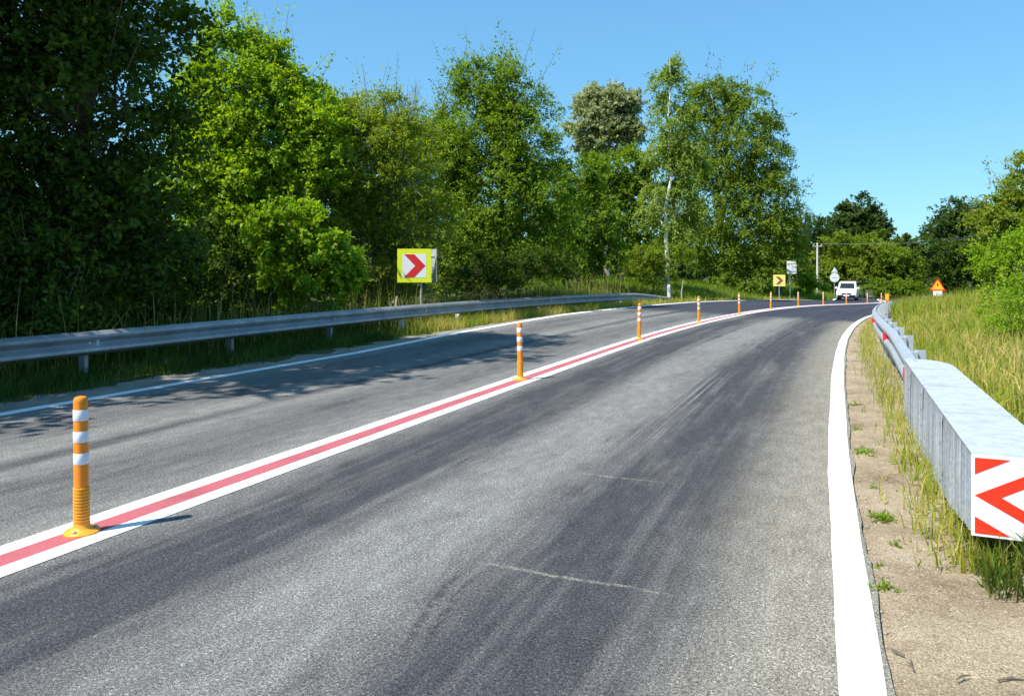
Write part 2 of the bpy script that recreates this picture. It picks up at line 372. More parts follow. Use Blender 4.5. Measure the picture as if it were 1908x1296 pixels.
def strip(name, d0, d1, s0, s1, dz, mat, ds=.25, nd=1, jit0=0.0, jit1=0.0, edge0=0.0, edge1=0.0, rough_z=0.0, seed=1, kind='structure', zf=None, sh=None, sh_end=False):
    rng = np.random.default_rng(seed); ss = np.arange(s0, s1 + 1e-6, ds); n = len(ss)
    def jitter(a):
        j = rng.normal(0, 1, n + 8); j = np.convolve(j, np.ones(5) / 5, 'same')[4:-4]; return j * a
    j0, j1 = jitter(jit0), jitter(jit1); V = []; U = []
    for k in range(nd + 1):
        w = k / nd; dd = (d0 + j0) * (1 - w) + (d1 + j1) * w + (0 if sh is None else sh(ss) * w if sh_end else sh(ss))
        x, y = road_xy(ss, dd); z = (road_z(ss, dd) if zf is None else zf(ss, dd)) + dz + edge0 * max(0, 1 - w * 12) + edge1 * max(0, w * 3 - 2)
        if rough_z and 0 < k < nd: z = z + rng.normal(0, rough_z, n)
        V.append(np.stack([x, y, z], 1)); U.append(np.stack([dd, ss], 1))
    V = np.stack(V, 1).reshape(-1, 3); U = np.stack(U, 1).reshape(-1, 2)
    i = np.arange(n - 1)[:, None] * (nd + 1) + np.arange(nd)[None]; i = i.ravel()
    q = np.stack([i, i + 1, i + nd + 2, i + nd + 1], 1)
    o = np_mesh(name, V, q, mat); me = o.data
    uvl = me.uv_layers.new(name='UVMap'); uvl.data.foreach_set('uv', U[q.ravel()].astype(np.float32).ravel())
    me.polygons.foreach_set('use_smooth', [True] * len(me.polygons))
    return tag(o, kind=kind)

# ------------------------------------------------------------------ setting: ground, road, shoulders, markings
def axis(lo, hi, step, far_lo, far_hi, k=1.25):
    a = list(np.arange(lo, hi + 1e-6, step)); st = step; b = hi
    while b < far_hi: st *= k; b += st; a.append(b)
    st = step; b = lo
    while b > far_lo: st *= k; b -= st; a.insert(0, b)
    return np.array(a)
gx = axis(-24, 42, .45, -900, 900); gy = axis(-6, 88, .55, -60, 1500)
GX, GY = np.meshgrid(gx, gy, indexing='ij')
gs, gd = to_sd(GX, GY); gzv = ground_sd(gs, gd)
rg = np.random.default_rng(5); gzv += np.where((gd > 5.4) | (gd < -5.0), rg.normal(0, .025, len(gzv)), 0)
nx, ny = GX.shape; gi = (np.arange(nx - 1)[:, None] * ny + np.arange(ny - 1)[None]).ravel()
g_o = np_mesh('ground', np.stack([GX.ravel(), GY.ravel(), gzv], 1), np.stack([gi, gi + ny, gi + ny + 1, gi + 1], 1), 'meadow_soil')
tag(g_o, kind='structure')
D_R = 3.72
def edge_shift(s): return np.interp(s, [-4, 0, 3, 8, 14, 40], [.26, .17, .10, .07, .09, .06])
strip('road', -4.02, 3.815, -8, 150, 0.0, 'asphalt', ds=.1, nd=16, jit0=.03, jit1=.014, sh=edge_shift, sh_end=True)
strip('road_shoulder', 3.775, 5.45, -8, 60, -.006, 'shoulder_soil', ds=.12, nd=14, edge0=-.02, edge1=-.02, rough_z=.007, seed=3, sh=lambda s: edge_shift(s))
strip('road_verge', -4.95, -3.97, -8, 70, -.016, 'verge_grit', ds=.2, nd=6, rough_z=.008, seed=4,
      zf=lambda s, d: np.interp(s, S_, zr) + bank(s) * 4.05 * np.interp(-d, [4.05, 4.95], [1, .2]))
strip('white_edge_line', D_R - .075, D_R + .075, -8, 120, .004, 'white_paint', jit0=.006, jit1=.006, seed=6, sh=edge_shift)
strip('white_edge_line', -3.93, -3.76, -8, 120, .004, 'left_white_paint', jit0=.008, jit1=.008, seed=7)
strip('white_centre_line', -.205, -.078, -8, 120, .004, 'white_paint', jit0=.004, seed=8)
strip('red_centre_line', -.078, .078, -8, 120, .0038, 'red_paint', seed=9)
strip('white_centre_line', .078, .205, -8, 120, .004, 'white_paint', jit1=.004, seed=10)

# ------------------------------------------------------------------ delineator posts on the centre line
def delineator():
    root = thing('delineator_post', 'orange flexible delineator post with three white bands on the red and white centre line', 'delineator post', (0, 0, 0), 0, 'delineator posts along the centre line')
    MB().lathe([(.090, 0), (.090, .009), (.082, .016), (.057, .022), (.046, .034), (.041, .050)], 28).build('base', 'yellow_orange_plastic', root, True)
    for k in range(3):
        w = 2 * math.pi * k / 3 + .5; MB().lathe([(.010, .017), (.010, .027), (.006, .030)], 8, (.068 * math.cos(w), .068 * math.sin(w), 0)).build('anchor_bolt', 'weathered_zinc', root, True)
    prof = []
    for k in range(12):
        z = .048 + k * .0175; prof += [(.0410, z), (.0410, z + .009), (.0355, z + .011), (.0355, z + .0165)]
    MB().lathe(prof, 24).build('ribbed_foot', 'yellow_orange_plastic', root)
    MB().lathe([(.0372, .256), (.0365, .45), (.0360, .72), (.0350, .734), (.029, .744), (.016, .749), (.004, .750)], 24).build('tube', 'orange_plastic', root, True)
    for z in (.380, .500, .618): MB().lathe([(.0370, z), (.0382, z + .002), (.0382, z + .058), (.0370, z + .060)], 24).build('reflective_band', 'white_reflective', root, True)
    return root
dp = delineator()
for k in range(11):
    o = dp if k == 0 else copy_tree(dp)
    o.location = P(k * 6.2, 0, .004); o.rotation_euler = (math.radians(random.Random(k).uniform(-1.2, 1.2)), math.radians(random.Random(k + 50).uniform(-1.2, 1.2)), k * .7)

# ------------------------------------------------------------------ guardrails
W = [(.0, .156), (.022, .150), (.080, .108), (.083, .088), (.078, .066), (.008, .020), (.0, .0), (.008, -.020), (.078, -.066), (.083, -.088), (.080, -.108), (.022, -.150), (.0, -.156)]
def rail_panel(root, path, s0, s1, off, side, mat):
    """path(s) -> (d, z) of the rail's back centre; side +1 bulges towards +d."""
    ns = max(2, int((s1 - s0) / .4) + 1); V = []; F = []; m = len(W)
    for s in np.linspace(s0, s1, ns):
        d, z, tw = path(s)
        for th in (0, -.004):
            for o, h in W:
                x, y = road_xy(s, d + side * (o * tw + off + th)); V.append((float(x), float(y), z + h))
    for i in range(ns - 1):
        a, b = i * 2 * m, (i + 1) * 2 * m
        for k in range(m - 1):
            F.append((a + k, a + k + 1, b + k + 1, b + k)); F.append((a + m + k + 1, a + m + k, b + m + k, b + m + k + 1))
        F.append((a, b, b + m, a + m)); F.append((a + m - 1, a + 2 * m - 1, b + 2 * m - 1, b + m - 1))
    for a in (0, (ns - 1) * 2 * m):
        for k in range(m - 1): F.append((a + k, a + k + 1, a + m + k + 1, a + m + k))
    mb = MB(); mb.add(V, F); return mb.build('rail_panel', mat, root, True, world=True)
def c_post(root, s, d, z0, z1, mat, side):
    h = head(s); R = Matrix.Rotation(-h, 3, 'Z'); x, y = road_xy(s, d); mb = MB(); zc = (z0 + z1) / 2; c = Vector((float(x), float(y), zc))
    mb.box(c, (.10, .006, z1 - z0), R)
    for e in (-1, 1): mb.box(c + R @ Vector((e * .053, .024, 0)), (.005, .055, z1 - z0), R)
    return mb.build('post', mat, root, world=True)
lr = thing('guardrail', 'weathered grey steel guardrail along the verge below the leafy trees', 'guardrail', P(12, -5.2, -.05))
def lpath(s):
    z0 = float(np.interp(s, S_, zr)); dn = float(np.clip((s - 28.6) / 3.2, 0, 1)) ** 1.4
    return -5.24 + .45 * dn, z0 + .475 - .20 * dn, 1.0
sj = list(np.arange(-2.0, 31.0, 4.3)) + [31.8]
for i in range(len(sj) - 1): rail_panel(lr, lpath, sj[i], sj[i + 1] + .12, .006 * (i % 2), 1, 'weathered_zinc')
for i, s in enumerate(np.arange(-1.2, 30.4, 2.6)):
    d, z, _ = lpath(s); z0 = float(ground_sd(s, d - .13))
    c_post(lr, s, d - .135, z0 - .06, z + .135, 'post_white' if s > 10 else 'weathered_zinc', 1)
    x, y = road_xy(s, d - .045); MB().box((float(x), float(y), z), (.085, .09, .20), Matrix.Rotation(-head(s), 3, 'Z')).build('spacer_block', 'weathered_zinc', lr, world=True)
    x, y = road_xy(s, d + .012); MB().lathe([(.016, -.016), (.016, .016)], 8, (float(x), float(y), z)).build('bolt', 'bright_zinc', lr, world=True)
for s in sj[1:-1]:
    d, z, _ = lpath(s)
    for ds_ in (-.07, .07):
        for hz in (-.088, .088):
            x, y = road_xy(s + ds_, d + .087); MB().lathe([(.014, -.012), (.014, .012)], 8, (float(x), float(y), z + hz)).build('lap_bolt', 'bright_zinc', lr, world=True)
for s in (4.1, 12.6, 20.2):
    d, z, _ = lpath(s); x, y = road_xy(s, d + .03); MB().box((float(x), float(y), z), (.05, .012, .09), Matrix.Rotation(-head(s), 3, 'Z')).build('reflector', 'white_reflective', lr, world=True, bevel=.003)

rr = thing('guardrail', 'bright galvanised guardrail with red reflectors running from the boxed barrier end', 'guardrail', P(12, 4.5, -.05))
def rd(s): return float(np.interp(s, [4, 6, 15, 30, 60], [4.43, 4.43, 4.40, 4.36, 4.4]))
def rpath(s): return rd(s) + .08, float(road_z(s, 4)) + float(np.interp(s, [5.3, 8.5], [.395, .475])), 1.0
sj = list(np.arange(5.46, 34, 4.0))
for i in range(len(sj) - 1): rail_panel(rr, rpath, sj[i], sj[i + 1], .003 * (i % 2), -1, 'bright_zinc')
for i, s in enumerate(np.arange(6.3, 33, 1.5)):
    d, z, _ = rpath(s); c_post(rr, s, d + .105, z - .60, z + .163, 'bright_zinc', -1)
    x, y = road_xy(s, d + .04); MB().box((float(x), float(y), z + .03), (.08, .09, .22), Matrix.Rotation(-head(s), 3, 'Z')).build('spacer_block', 'bright_zinc', rr, world=True)
for s in (5.75, 9.7, 15.7, 21.7):
    d, z, _ = rpath(s); h = head(s); x, y = road_xy(s, d - .050); R = Matrix.Rotation(-h, 3, 'Z')
    mb = MB(); mb.box((float(x), float(y), z - .012), (.095, .006, .115), R); mb.build('reflector', 'reflector_red', rr, world=True, bevel=.002)
    x, y = road_xy(s, d - .03); MB().box((float(x), float(y), z - .09), (.05, .02, .05), R).build('reflector_bracket', 'bright_zinc', rr, world=True)

# boxed impact end with chevron board
be = thing('guardrail_end_box', 'galvanised box barrier end with a red and white arrow board', 'crash barrier', P(1.4, 4.62, -.02))
SA, SB = 1.40, 5.62; TOPZ = .545; BW = .37
def bp(s, d, z): x, y = road_xy(s, d); return (float(x), float(y), z)
def panel(name, pts, th, mat, bevel=0.0):
    pts = [Vector(p) for p in pts]; n = (pts[1] - pts[0]).cross(pts[2] - pts[0]).normalized() * th; k = len(pts)
    mb = MB(); mb.add(pts + [p + n for p in pts], [tuple(range(k)), tuple(range(2 * k - 1, k - 1, -1))] + [(i, (i + 1) % k, (i + 1) % k + k, i + k) for i in range(k)])
    return mb.build(name, mat, be, world=True, bevel=bevel)
DL = 4.42
# ribbed side sheets: real shallow corrugation along the side
def side(d, sign):
    mb = MB(); n = 190; V = []; F = []; rng = random.Random(4)
    for i in range(n + 1):
        s = SA + (SB - SA) * i / n; w = (i / n)
        zb = float(np.interp(s, [SA, SA + .12, SA + .9, SB], [.165, .15, .05, -.04]))
        o = .0065 * (1 if i % 4 < 2 else -1) + .0035 * math.sin(i * .37) + rng.uniform(-.0012, .0012)
        for z in (zb, (zb + TOPZ) / 2, TOPZ - .012, TOPZ - .004):
            V.append(bp(s, d + sign * (o if z < TOPZ - .02 else 0), z))
    for i in range(n):
        for k in range(3): F.append((i * 4 + k, i * 4 + k + 1, i * 4 + 5 + k, i * 4 + 4 + k))
    mb.add(V, F); ob = mb.build('side_panel', 'streaked_zinc', be, world=True)
    md = ob.modifiers.new('thickness', 'SOLIDIFY'); md.thickness = .004; md.offset = -1
    return ob
side(DL, -1); side(DL + BW, 1)
mb = MB(); out = []
for s in np.linspace(SA, SB - .5, 10): out.append((s, DL - .006, DL + BW + .006))
for a in np.linspace(0, 1, 8)[1:]: out.append((SB - .5 + .56 * math.sin(a * math.pi / 2), DL - .006, DL + .10 + (BW - .094) * math.cos(a * math.pi / 2) ** .8 if a < 1 else DL + .10))
V = [bp(s, a, TOPZ) for s, a, b in out] + [bp(s, b, TOPZ) for s, a, b in out] + [bp(s, a, TOPZ + .005) for s, a, b in out] + [bp(s, b, TOPZ + .005) for s, a, b in out]
n = len(out); F = []
for i in range(n - 1):
    F += [(i, i + 1, n + i + 1, n + i), (2 * n + i, 3 * n + i, 3 * n + i + 1, 2 * n + i + 1), (i, 2 * n + i, 2 * n + i + 1, i + 1), (n + i, n + i + 1, 3 * n + i + 1, 3 * n + i)]
F += [(0, n, 3 * n, 2 * n), (n - 1, 3 * n - 1, 4 * n - 1, 2 * n - 1)]
mb.add(V, F); mb.build('top_panel', 'pale_zinc', be, world=True)
for i, s in enumerate(np.linspace(SA + .2, SB - .7, 9)):
    for dd in (DL + .03, DL + BW - .03):
        x, y, z = bp(s, dd, TOPZ + .005); MB().lathe([(.011, 0), (.011, .003), (.006, .007)], 8, (x, y, z)).build('rivet', 'bright_zinc', be, world=True)
panel('rear_panel', [bp(SB + .01, DL - .004, -.02), bp(SB + .01, DL + .15, -.02), bp(SB + .01, DL + .15, TOPZ - .002), bp(SB + .01, DL - .004, TOPZ - .002)], .004, 'streaked_zinc')
for s0_ in (SA + 1.15, SA + 2.35, SA + 3.45):
    panel('seam_strap', [bp(s0_ + .04, DL - .009, .02), bp(s0_, DL - .009, .02), bp(s0_, DL - .009, TOPZ - .01), bp(s0_ + .04, DL - .009, TOPZ - .01)], .004, 'bright_zinc')
    panel('top_strap', [bp(s0_, DL, TOPZ + .0055), bp(s0_, DL + BW, TOPZ + .0055), bp(s0_ + .04, DL + BW, TOPZ + .0055), bp(s0_ + .04, DL, TOPZ + .0055)], .003, 'bright_zinc')
    for zz_ in (.12, .24, .36, .48):
        x, y, z = bp(s0_ + .02, DL - .014, zz_); MB().lathe([(.011, -.010), (.011, .010)], 8, (x, y, z)).build('bolt', 'weathered_zinc', be, world=True)
# end board, built square to the box axis
h = head(SA); R = Matrix.Rotation(-h, 3, 'Z'); dirs = R @ Vector((1, 0, 0)); O = Vector(bp(SA - .006, DL - .012, 0)); BH0, BH1 = .160, .552; BWd = BW + .03
fw = R @ Vector((0, -1, 0))
def board(name, poly, out0, out1, mat):
    vs0 = [O + dirs * (u * BWd) + Vector((0, 0, BH0 + w * (BH1 - BH0))) + fw * out0 for u, w in poly]
    vs1 = [v + fw * (out1 - out0) for v in vs0]; k = len(poly)
    mb = MB(); mb.add(vs0 + vs1, [tuple(range(k)), tuple(range(2 * k - 1, k - 1, -1))] + [(i, (i + 1) % k, (i + 1) % k + k, i + k) for i in range(k)])
    return mb.build(name, mat, be, world=True)
board('end_board', [(0, 0), (1, 0), (1, 1), (0, 1)], 0, .008, 'sign_white')
e0 = .04
def stripe(poly): board('arrow_stripe', poly, .008, .0105, 'chevron_red')
stripe([(.035, .50), (.86, .965), (.965, .965), (.965, .88), (.31, .50), (.965, .12), (.965, .035), (.86, .035)])
stripe([(.035, .965), (.035, .76), (.40, .965)])
stripe([(.035, .035), (.035, .24), (.40, .035)])
stripe([(.965, .64), (.72, .50), (.965, .36)])
for s in (SA + .14, SA + 2.1, SB - .25):
    x, y, z = bp(s, DL + BW / 2, .24); MB().box((x, y, z - .03), (.12, .07, .60), R).build('leg', 'weathered_zinc', be, world=True)

# orange marker plate behind the far bend of the right rail
mk = thing('marker_plate', 'small orange marker plate standing behind the bright guardrail at the bend', 'marker plate', P(27.2, 4.62, -.05), -head(27))
MB().box((0, 0, .45), (.05, .05, .9)).build('stake', 'pole_grey', mk)
MB().box((0, -.034, .88), (.13, .012, .28)).build('plate', 'orange_plastic', mk, bevel=.004)
MB().box((0, -.043, .88), (.08, .004, .18)).build('plate_field', 'sign_amber', mk)
# white end post at the end of the left rail
ep = thing('end_post', 'short white end post where the weathered guardrail bends down', 'post', P(32.1, -4.86, -.1))
MB().box((0, 0, .42), (.13, .11, .98)).build('shaft', 'post_white', ep, bevel=.015)
MB().box((0, -.057, .74), (.08, .006, .14)).build('reflector', 'sign_back', ep)

# ------------------------------------------------------------------ signs
def rect(mb, x0, x1, z0, z1, y0, y1): return mb.prism([(x0, z0), (x1, z0), (x1, z1), (x0, z1)], y0, y1)
def chevron_board(root, size, zc, yo, colour='sign_yellow', right=True, field='sign_white', mark='sign_red'):
    h_ = size / 2; s = 1 if right else -1
    MB().prism([(-h_, zc - h_), (h_, zc - h_), (h_, zc + h_), (-h_, zc + h_)], yo, yo - .02).build('panel', colour, root, bevel=.006)
    f = h_ * .70; rect(MB(), -f, f, zc - f, zc + f, yo - .02, yo - .023).build('field', field, root)
    p = [(-.60, .68), (.0, .68), (.66, 0), (.0, -.68), (-.60, -.68), (.05, 0)]
    MB().prism([(s * x * h_, zc + z * h_) for x, z in p], yo - .023, yo - .026).build('chevron', mark, root)
    b = MB()
    for z in (-.3, .3): b.box((0, yo + .014, zc + z * size), (size * .8, .026, .04))
    b.build('bracket', 'pole_grey', root)
p0 = at(772, 495, 19.2)
g0 = gz(p0.x, p0.y)
cs = thing('chevron_sign', 'large yellow chevron sign with red arrow on white behind the weathered guardrail', 'road sign', (p0.x, p0.y, g0), math.radians(6))
zc = p0.z - g0
MB().tube([(.17, .06, -.1), (.17, .06, zc + .40)], .030, 12).build('pole', 'pole_grey', cs, True)
chevron_board(cs, .86, zc, 0)
# its partner board on the same pole, turned to the other traffic, showing its back edge
pb = bpy.data.objects.new('rear_panel', None)
mb = MB(); mb.prism([(-.43, zc - .43), (.43, zc - .43), (.43, zc + .43), (-.43, zc + .43)], 0, .02)
rp = mb.build('rear_panel', 'sign_back', cs, bevel=.006); rp.rotation_euler = (0, 0, math.radians(-62)); rp.location = (.36, .42, 0)
bpy.data.objects.remove(pb)
for z in (-.26, .26):
    b = MB().box((0, -.012, zc + z), (.7, .024, .05)).build('rear_bracket', 'pale_zinc', cs); b.rotation_euler = (0, 0, math.radians(-62)); b.location = (.36, .42, 0)

p1 = at(1452, 522.5, 52.5); g1 = gz(p1.x, p1.y)
c2 = thing('chevron_sign', 'small faded yellow chevron sign beside the tall grey rectangular sign', 'road sign', (p1.x, p1.y, g1), math.radians(-14))
MB().tube([(0, .05, -.1), (0, .05, p1.z - g1 + .3)], .032, 10).build('pole', 'pole_grey', c2, True); chevron_board(c2, .80, p1.z - g1, 0, 'sign_pale_yellow', True, 'sign_pale_yellow', 'sign_brown')

p2 = at(1475, 498, 54.5); g2 = gz(p2.x, p2.y)
r2 = thing('rectangular_sign', 'grey back of an upright rectangular sign on a tall pole', 'road sign', (p2.x, p2.y, g2), math.radians(-8)); zc = p2.z - g2
MB().tube([(-.10, .05, -.1), (-.10, .05, zc + .45)], .035, 10).build('pole', 'pole_grey', r2, True)
MB().box((0, -.01, zc), (.68, .02, .94)).build('panel', 'sign_back_pale', r2, bevel=.02)
b = MB()
for z in (-.28, .28): b.box((0, -.03, zc + z), (.6, .02, .045))
b.build('stiffener', 'sign_back', r2)

p3 = at(1555, 517, 78); g3 = gz(p3.x, p3.y)
r3 = thing('round_sign', 'pale back of a round sign with a small triangular sign above it', 'road sign', (p3.x, p3.y, g3), math.radians(-12)); zc = p3.z - g3
MB().tube([(0, .05, -.1), (0, .05, zc + 1.1)], .035, 10).build('pole', 'pole_grey', r3, True)
d = MB(); d.lathe([(.47, -.01), (.47, .01)], 28); d.v = [(x, z, y + zc) for x, y, z in d.v]; d.build('disc', 'sign_back_pale', r3)
MB().prism([(-.34, zc + .50), (.34, zc + .50), (.30, zc + .55), (.04, zc + 1.03), (-.04, zc + 1.03), (-.30, zc + .55)], -.02, 0).build('triangle_panel', 'sign_back_pale', r3)
b = MB(); b.box((0, -.028, zc + .62), (.4, .016, .04)); b.box((0, -.018, zc), (.6, .016, .04)); b.build('stiffener', 'sign_back', r3)

p4 = at(1747, 540, 52); g4 = gz(p4.x, p4.y)
t4 = thing('warning_sign', 'yellow triangular warning sign with red border and white plate in tall grass', 'road sign', (p4.x, p4.y, g4), math.radians(-22)); zb = p4.z - g4
MB().tube([(0, .05, -.2), (0, .05, zb + .5)], .032, 10).build('pole', 'pole_grey', t4, True)
def tri(a, z0, y0, y1, m, nm): MB().prism([(-a / 2, z0), (a / 2, z0), (a * .06, z0 + a * .80), (-a * .06, z0 + a * .80)], y0, y1).build(nm, m, t4)
tri(.98, zb - .05, -.02, 0, 'chevron_red', 'border'); tri(.74, zb + .03, -.024, -.02, 'sign_amber', 'field')
MB().prism([(-.035, zb + .26), (.035, zb + .26), (.045, zb + .46), (-.045, zb + .46)], -.027, -.024).build('symbol', 'sign_black', t4)
MB().box((0, -.01, zb - .24), (.56, .02, .34)).build('plate', 'sign_white', t4, bevel=.004)

# ------------------------------------------------------------------ concrete utility pole and wires
pp = at(1523, 452, 73); gp = gz(pp.x, pp.y)
up = thing('utility_pole', 'slim concrete utility pole rising from the hedge behind the signs', 'utility pole', (pp.x, pp.y, gp)); ht = pp.z - gp
MB().tube([(0, 0, -.3), (0, 0, ht)], [.12, .08], 10).build('shaft', 'concrete', up, True)
MB().box((0, 0, ht - .35), (.9, .08, .08)).build('crossarm', 'concrete', up, bevel=.01)
for x in (-.38, 0, .38): MB().lathe([(.05, ht - .30), (.06, ht - .22), (.03, ht - .15), (.05, ht - .10)], 10, (x, 0, 0)).build('insulator', 'sign_back', up, True)
for x0, xe in ((-.38, 0), (.38, .9)):
    pts = []
    for k in range(17):
        w = k / 16; a = Vector((pp.x + x0, pp.y, gp + ht - .08)); b_ = at(2010, 412, 84); b_.z += xe * .5
        p = a.lerp(b_, w); p.z -= 4 * .9 * w * (1 - w); pts.append(p)
    wob = MB().tube(pts, .007, 5).build('power_line', 'wire_grey')
    tag(wob, 'thin grey power line sagging away from the concrete utility pole', 'power line', 'power lines from the utility pole')

# ------------------------------------------------------------------ van
def van():
    sv = 71.5; v = P(sv, -2.7); root = thing('white_van', 'small white van driving towards the orange posts on the far bend', 'van', v, -head(sv) - math.radians(4.5))
    root.scale = (.92, .92, .92)
    # local frame: front faces -y; x across
    side_prof = [(-2.02, .30), (-2.10, .52), (-2.06, .78), (-1.92, .95), (-1.05, 1.10), (-.42, 1.66), (-.20, 1.76), (.6, 1.82), (1.9, 1.80), (2.08, 1.62), (2.16, .95), (2.14, .42), (2.0, .28)]
    def wid(z): return .86 if z < .95 else .86 - (z - .95) * .16
    n = len(side_prof); V = []
    for sx, kx in ((-1, 1.0), (-1, .90), (1, .90), (1, 1.0)):
        for y, z in side_prof:
            ins = .03 if kx == 1.0 else 0.0
            cy, cz = .02, .95
            V.append((sx * wid(z) * kx, cy + (y - cy) * (1 - ins), cz + (z - cz) * (1 - ins)))
    F = []
    for a in range(3):
        for k in range(n): F.append((a * n + k, a * n + (k + 1) % n, (a + 1) * n + (k + 1) % n, (a + 1) * n + k))
    F.append(tuple(range(n))); F.append(tuple(range(4 * n - 1, 3 * n - 1, -1)))
    mb = MB(); mb.add(V, F); mb.build('body', 'car_white', root, True)
    def quad(name, pts, mat, off):
        mb = MB(); pts = [Vector(p) for p in pts]; nn = (pts[1] - pts[0]).cross(pts[2] - pts[0]).normalized(); k = len(pts)
        mb.add([p + nn * off for p in pts] + [p - nn * .02 for p in pts], [tuple(range(k)), tuple(range(2 * k - 1, k - 1, -1))] + [(i, (i + 1) % k, (i + 1) % k + k, i + k) for i in range(k)]); return mb.build(name, mat, root)
    quad('windscreen', [(-.66, -1.00, 1.14), (.66, -1.00, 1.14), (.60, -.45, 1.635), (-.60, -.45, 1.635)], 'car_glass', .012)
    quad('bonnet_panel', [(-.66, -1.88, .965), (.66, -1.88, .965), (.70, -1.08, 1.105), (-.70, -1.08, 1.105)], 'car_white', .008)
    quad('grille', [(-.42, -2.095, .60), (.42, -2.095, .60), (.42, -2.075, .74), (-.42, -2.075, .74)], 'car_black', .02)
    quad('bumper', [(-.80, -2.06, .30), (.80, -2.06, .30), (.80, -2.125, .54), (-.80, -2.125, .54)], 'car_black', .03)
    quad('number_plate', [(-.26, -2.14, .44), (.26, -2.14, .44), (.26, -2.145, .55), (-.26, -2.145, .55)], 'white_reflective', .012)
    for sx in (-1, 1):
        pts = [(sx * .80, -2.03, .66), (sx * .46, -2.085, .66), (sx * .50, -2.035, .86), (sx * .78, -1.985, .90)]
        quad('headlight', pts if sx < 0 else [(x, y, z) for x, y, z in pts][::-1], 'lamp_clear', .02)
        quad('side_window', [(sx * .845, -.80, 1.10), (sx * .845, .25, 1.10), (sx * .752, .25, 1.64), (sx * .752, -.40, 1.60)][::sx], 'car_glass', .022)
        quad('rear_window', [(sx * .845, .40, 1.10), (sx * .845, 1.70, 1.10), (sx * .752, 1.62, 1.64), (sx * .752, .40, 1.64)][::sx], 'car_glass', .022)
        mb = MB(); mb.box((sx * .98, -.86, 1.20), (.20, .10, .17)); mb.box((sx * .87, -.84, 1.14), (.12, .05, .05)); mb.build('mirror', 'car_white', root, bevel=.012)
        for wy in (-1.35, 1.32):
            mb = MB(); mb.lathe([(.20, -.09), (.30, -.10), (.315, -.05), (.315, .05), (.30, .10), (.20, .09)], 22); mb.v = [(z + sx * .76, y + wy, x + .315) for x, y, z in mb.v]
            wl = mb.build('wheel', 'tyre', root, True)
            mb = MB(); mb.lathe([(.205, -.02), (.205, .02), (.06, .03)], 16); mb.v = [(sx * abs(z) + sx * .845, y + wy, x + .315) for x, y, z in mb.v]; mb.build('rim', 'rim', wl, True)
    return root
van()

# ------------------------------------------------------------------ plants
def unit(a): return a / np.maximum(1e-9, np.linalg.norm(a, axis=-1, keepdims=True))
def leaves_from_sprigs(rng, org, dr, ln, nleaf, L, Wd, droop, tint0, up=.6):
    n = len(org); t = rng.uniform(.08, 1.0, (n, nleaf)) ** .85
    pos = org[:, None] + dr[:, None] * (t * ln[:, None])[..., None]
    pos[..., 2] -= droop * (t ** 2) * ln[:, None]
    pos = pos + rng.normal(0, .12, pos.shape) * ln[:, None, None] * .45
    a = unit(dr[:, None] * .5 + rng.normal(0, .75, pos.shape) + np.array([0, 0, -droop * .5]))
    nrm = unit(np.array([0, 0, up]) + rng.normal(0, .5, pos.shape) + dr[:, None] * .6)
    b = unit(np.cross(a, nrm)); l = L * rng.uniform(.65, 1.3, t.shape)[..., None]; w = Wd * rng.uniform(.7, 1.25, t.shape)[..., None]
    nn = np.cross(b, a)
    v0 = pos; v1 = pos + a * l * .45 + b * w * .5 + nn * w * .12; v2 = pos + a * l - nn * l * .10; v3 = pos + a * l * .45 - b * w * .5 + nn * w * .12
    V = np.stack([v0, v1, v2, v3], 2).reshape(-1, 3)
    tt = np.clip(tint0[:, None] + rng.normal(0, .16, t.shape), 0, 1); T = np.repeat(tt.ravel(), 4)
    return V, T
CL = 17
def sprigs_in(rng, lobes, n, inner=.5):
    w = np.array([(r[1][0] * r[1][2]) for r in lobes]); k = rng.choice(len(lobes), n, p=w / w.sum())
    C = np.array([l[0] for l in lobes])[k]; R = np.array([l[1] for l in lobes])[k]
    nc = max(8, n // CL); kc = rng.choice(len(lobes), nc, p=w / w.sum()); ci = rng.integers(0, nc, n); k = kc[ci]
    C = np.array([l[0] for l in lobes])[k]; R = np.array([l[1] for l in lobes])[k]
    uc = unit(rng.normal(0, 1, (nc, 3))); uc = np.where(rng.uniform(0, 1, (nc, 1)) < .3, unit(uc * np.array([1, .6, 1]) + np.array([.1, -.9, .25])), uc)
    rc = rng.uniform(inner ** 2, 1, nc) ** .5; sp = rng.uniform(.09, .22, nc)[ci]
    pos = uc[ci] * rc[ci][:, None] + rng.normal(0, 1, (n, 3)) * np.array([1, 1, .6]) * sp[:, None]
    rad = np.linalg.norm(pos, axis=1); u = unit(pos)
    # lumpy surface, so the outline is uneven
    ph = np.sin(u[:, 0] * 5 + k * 1.7) * np.sin(u[:, 2] * 6 + k * 2.3) * np.sin(u[:, 1] * 5 + k)
    rad = rad * (1 + .22 * ph)
    return C + u * R * rad[:, None], u, k
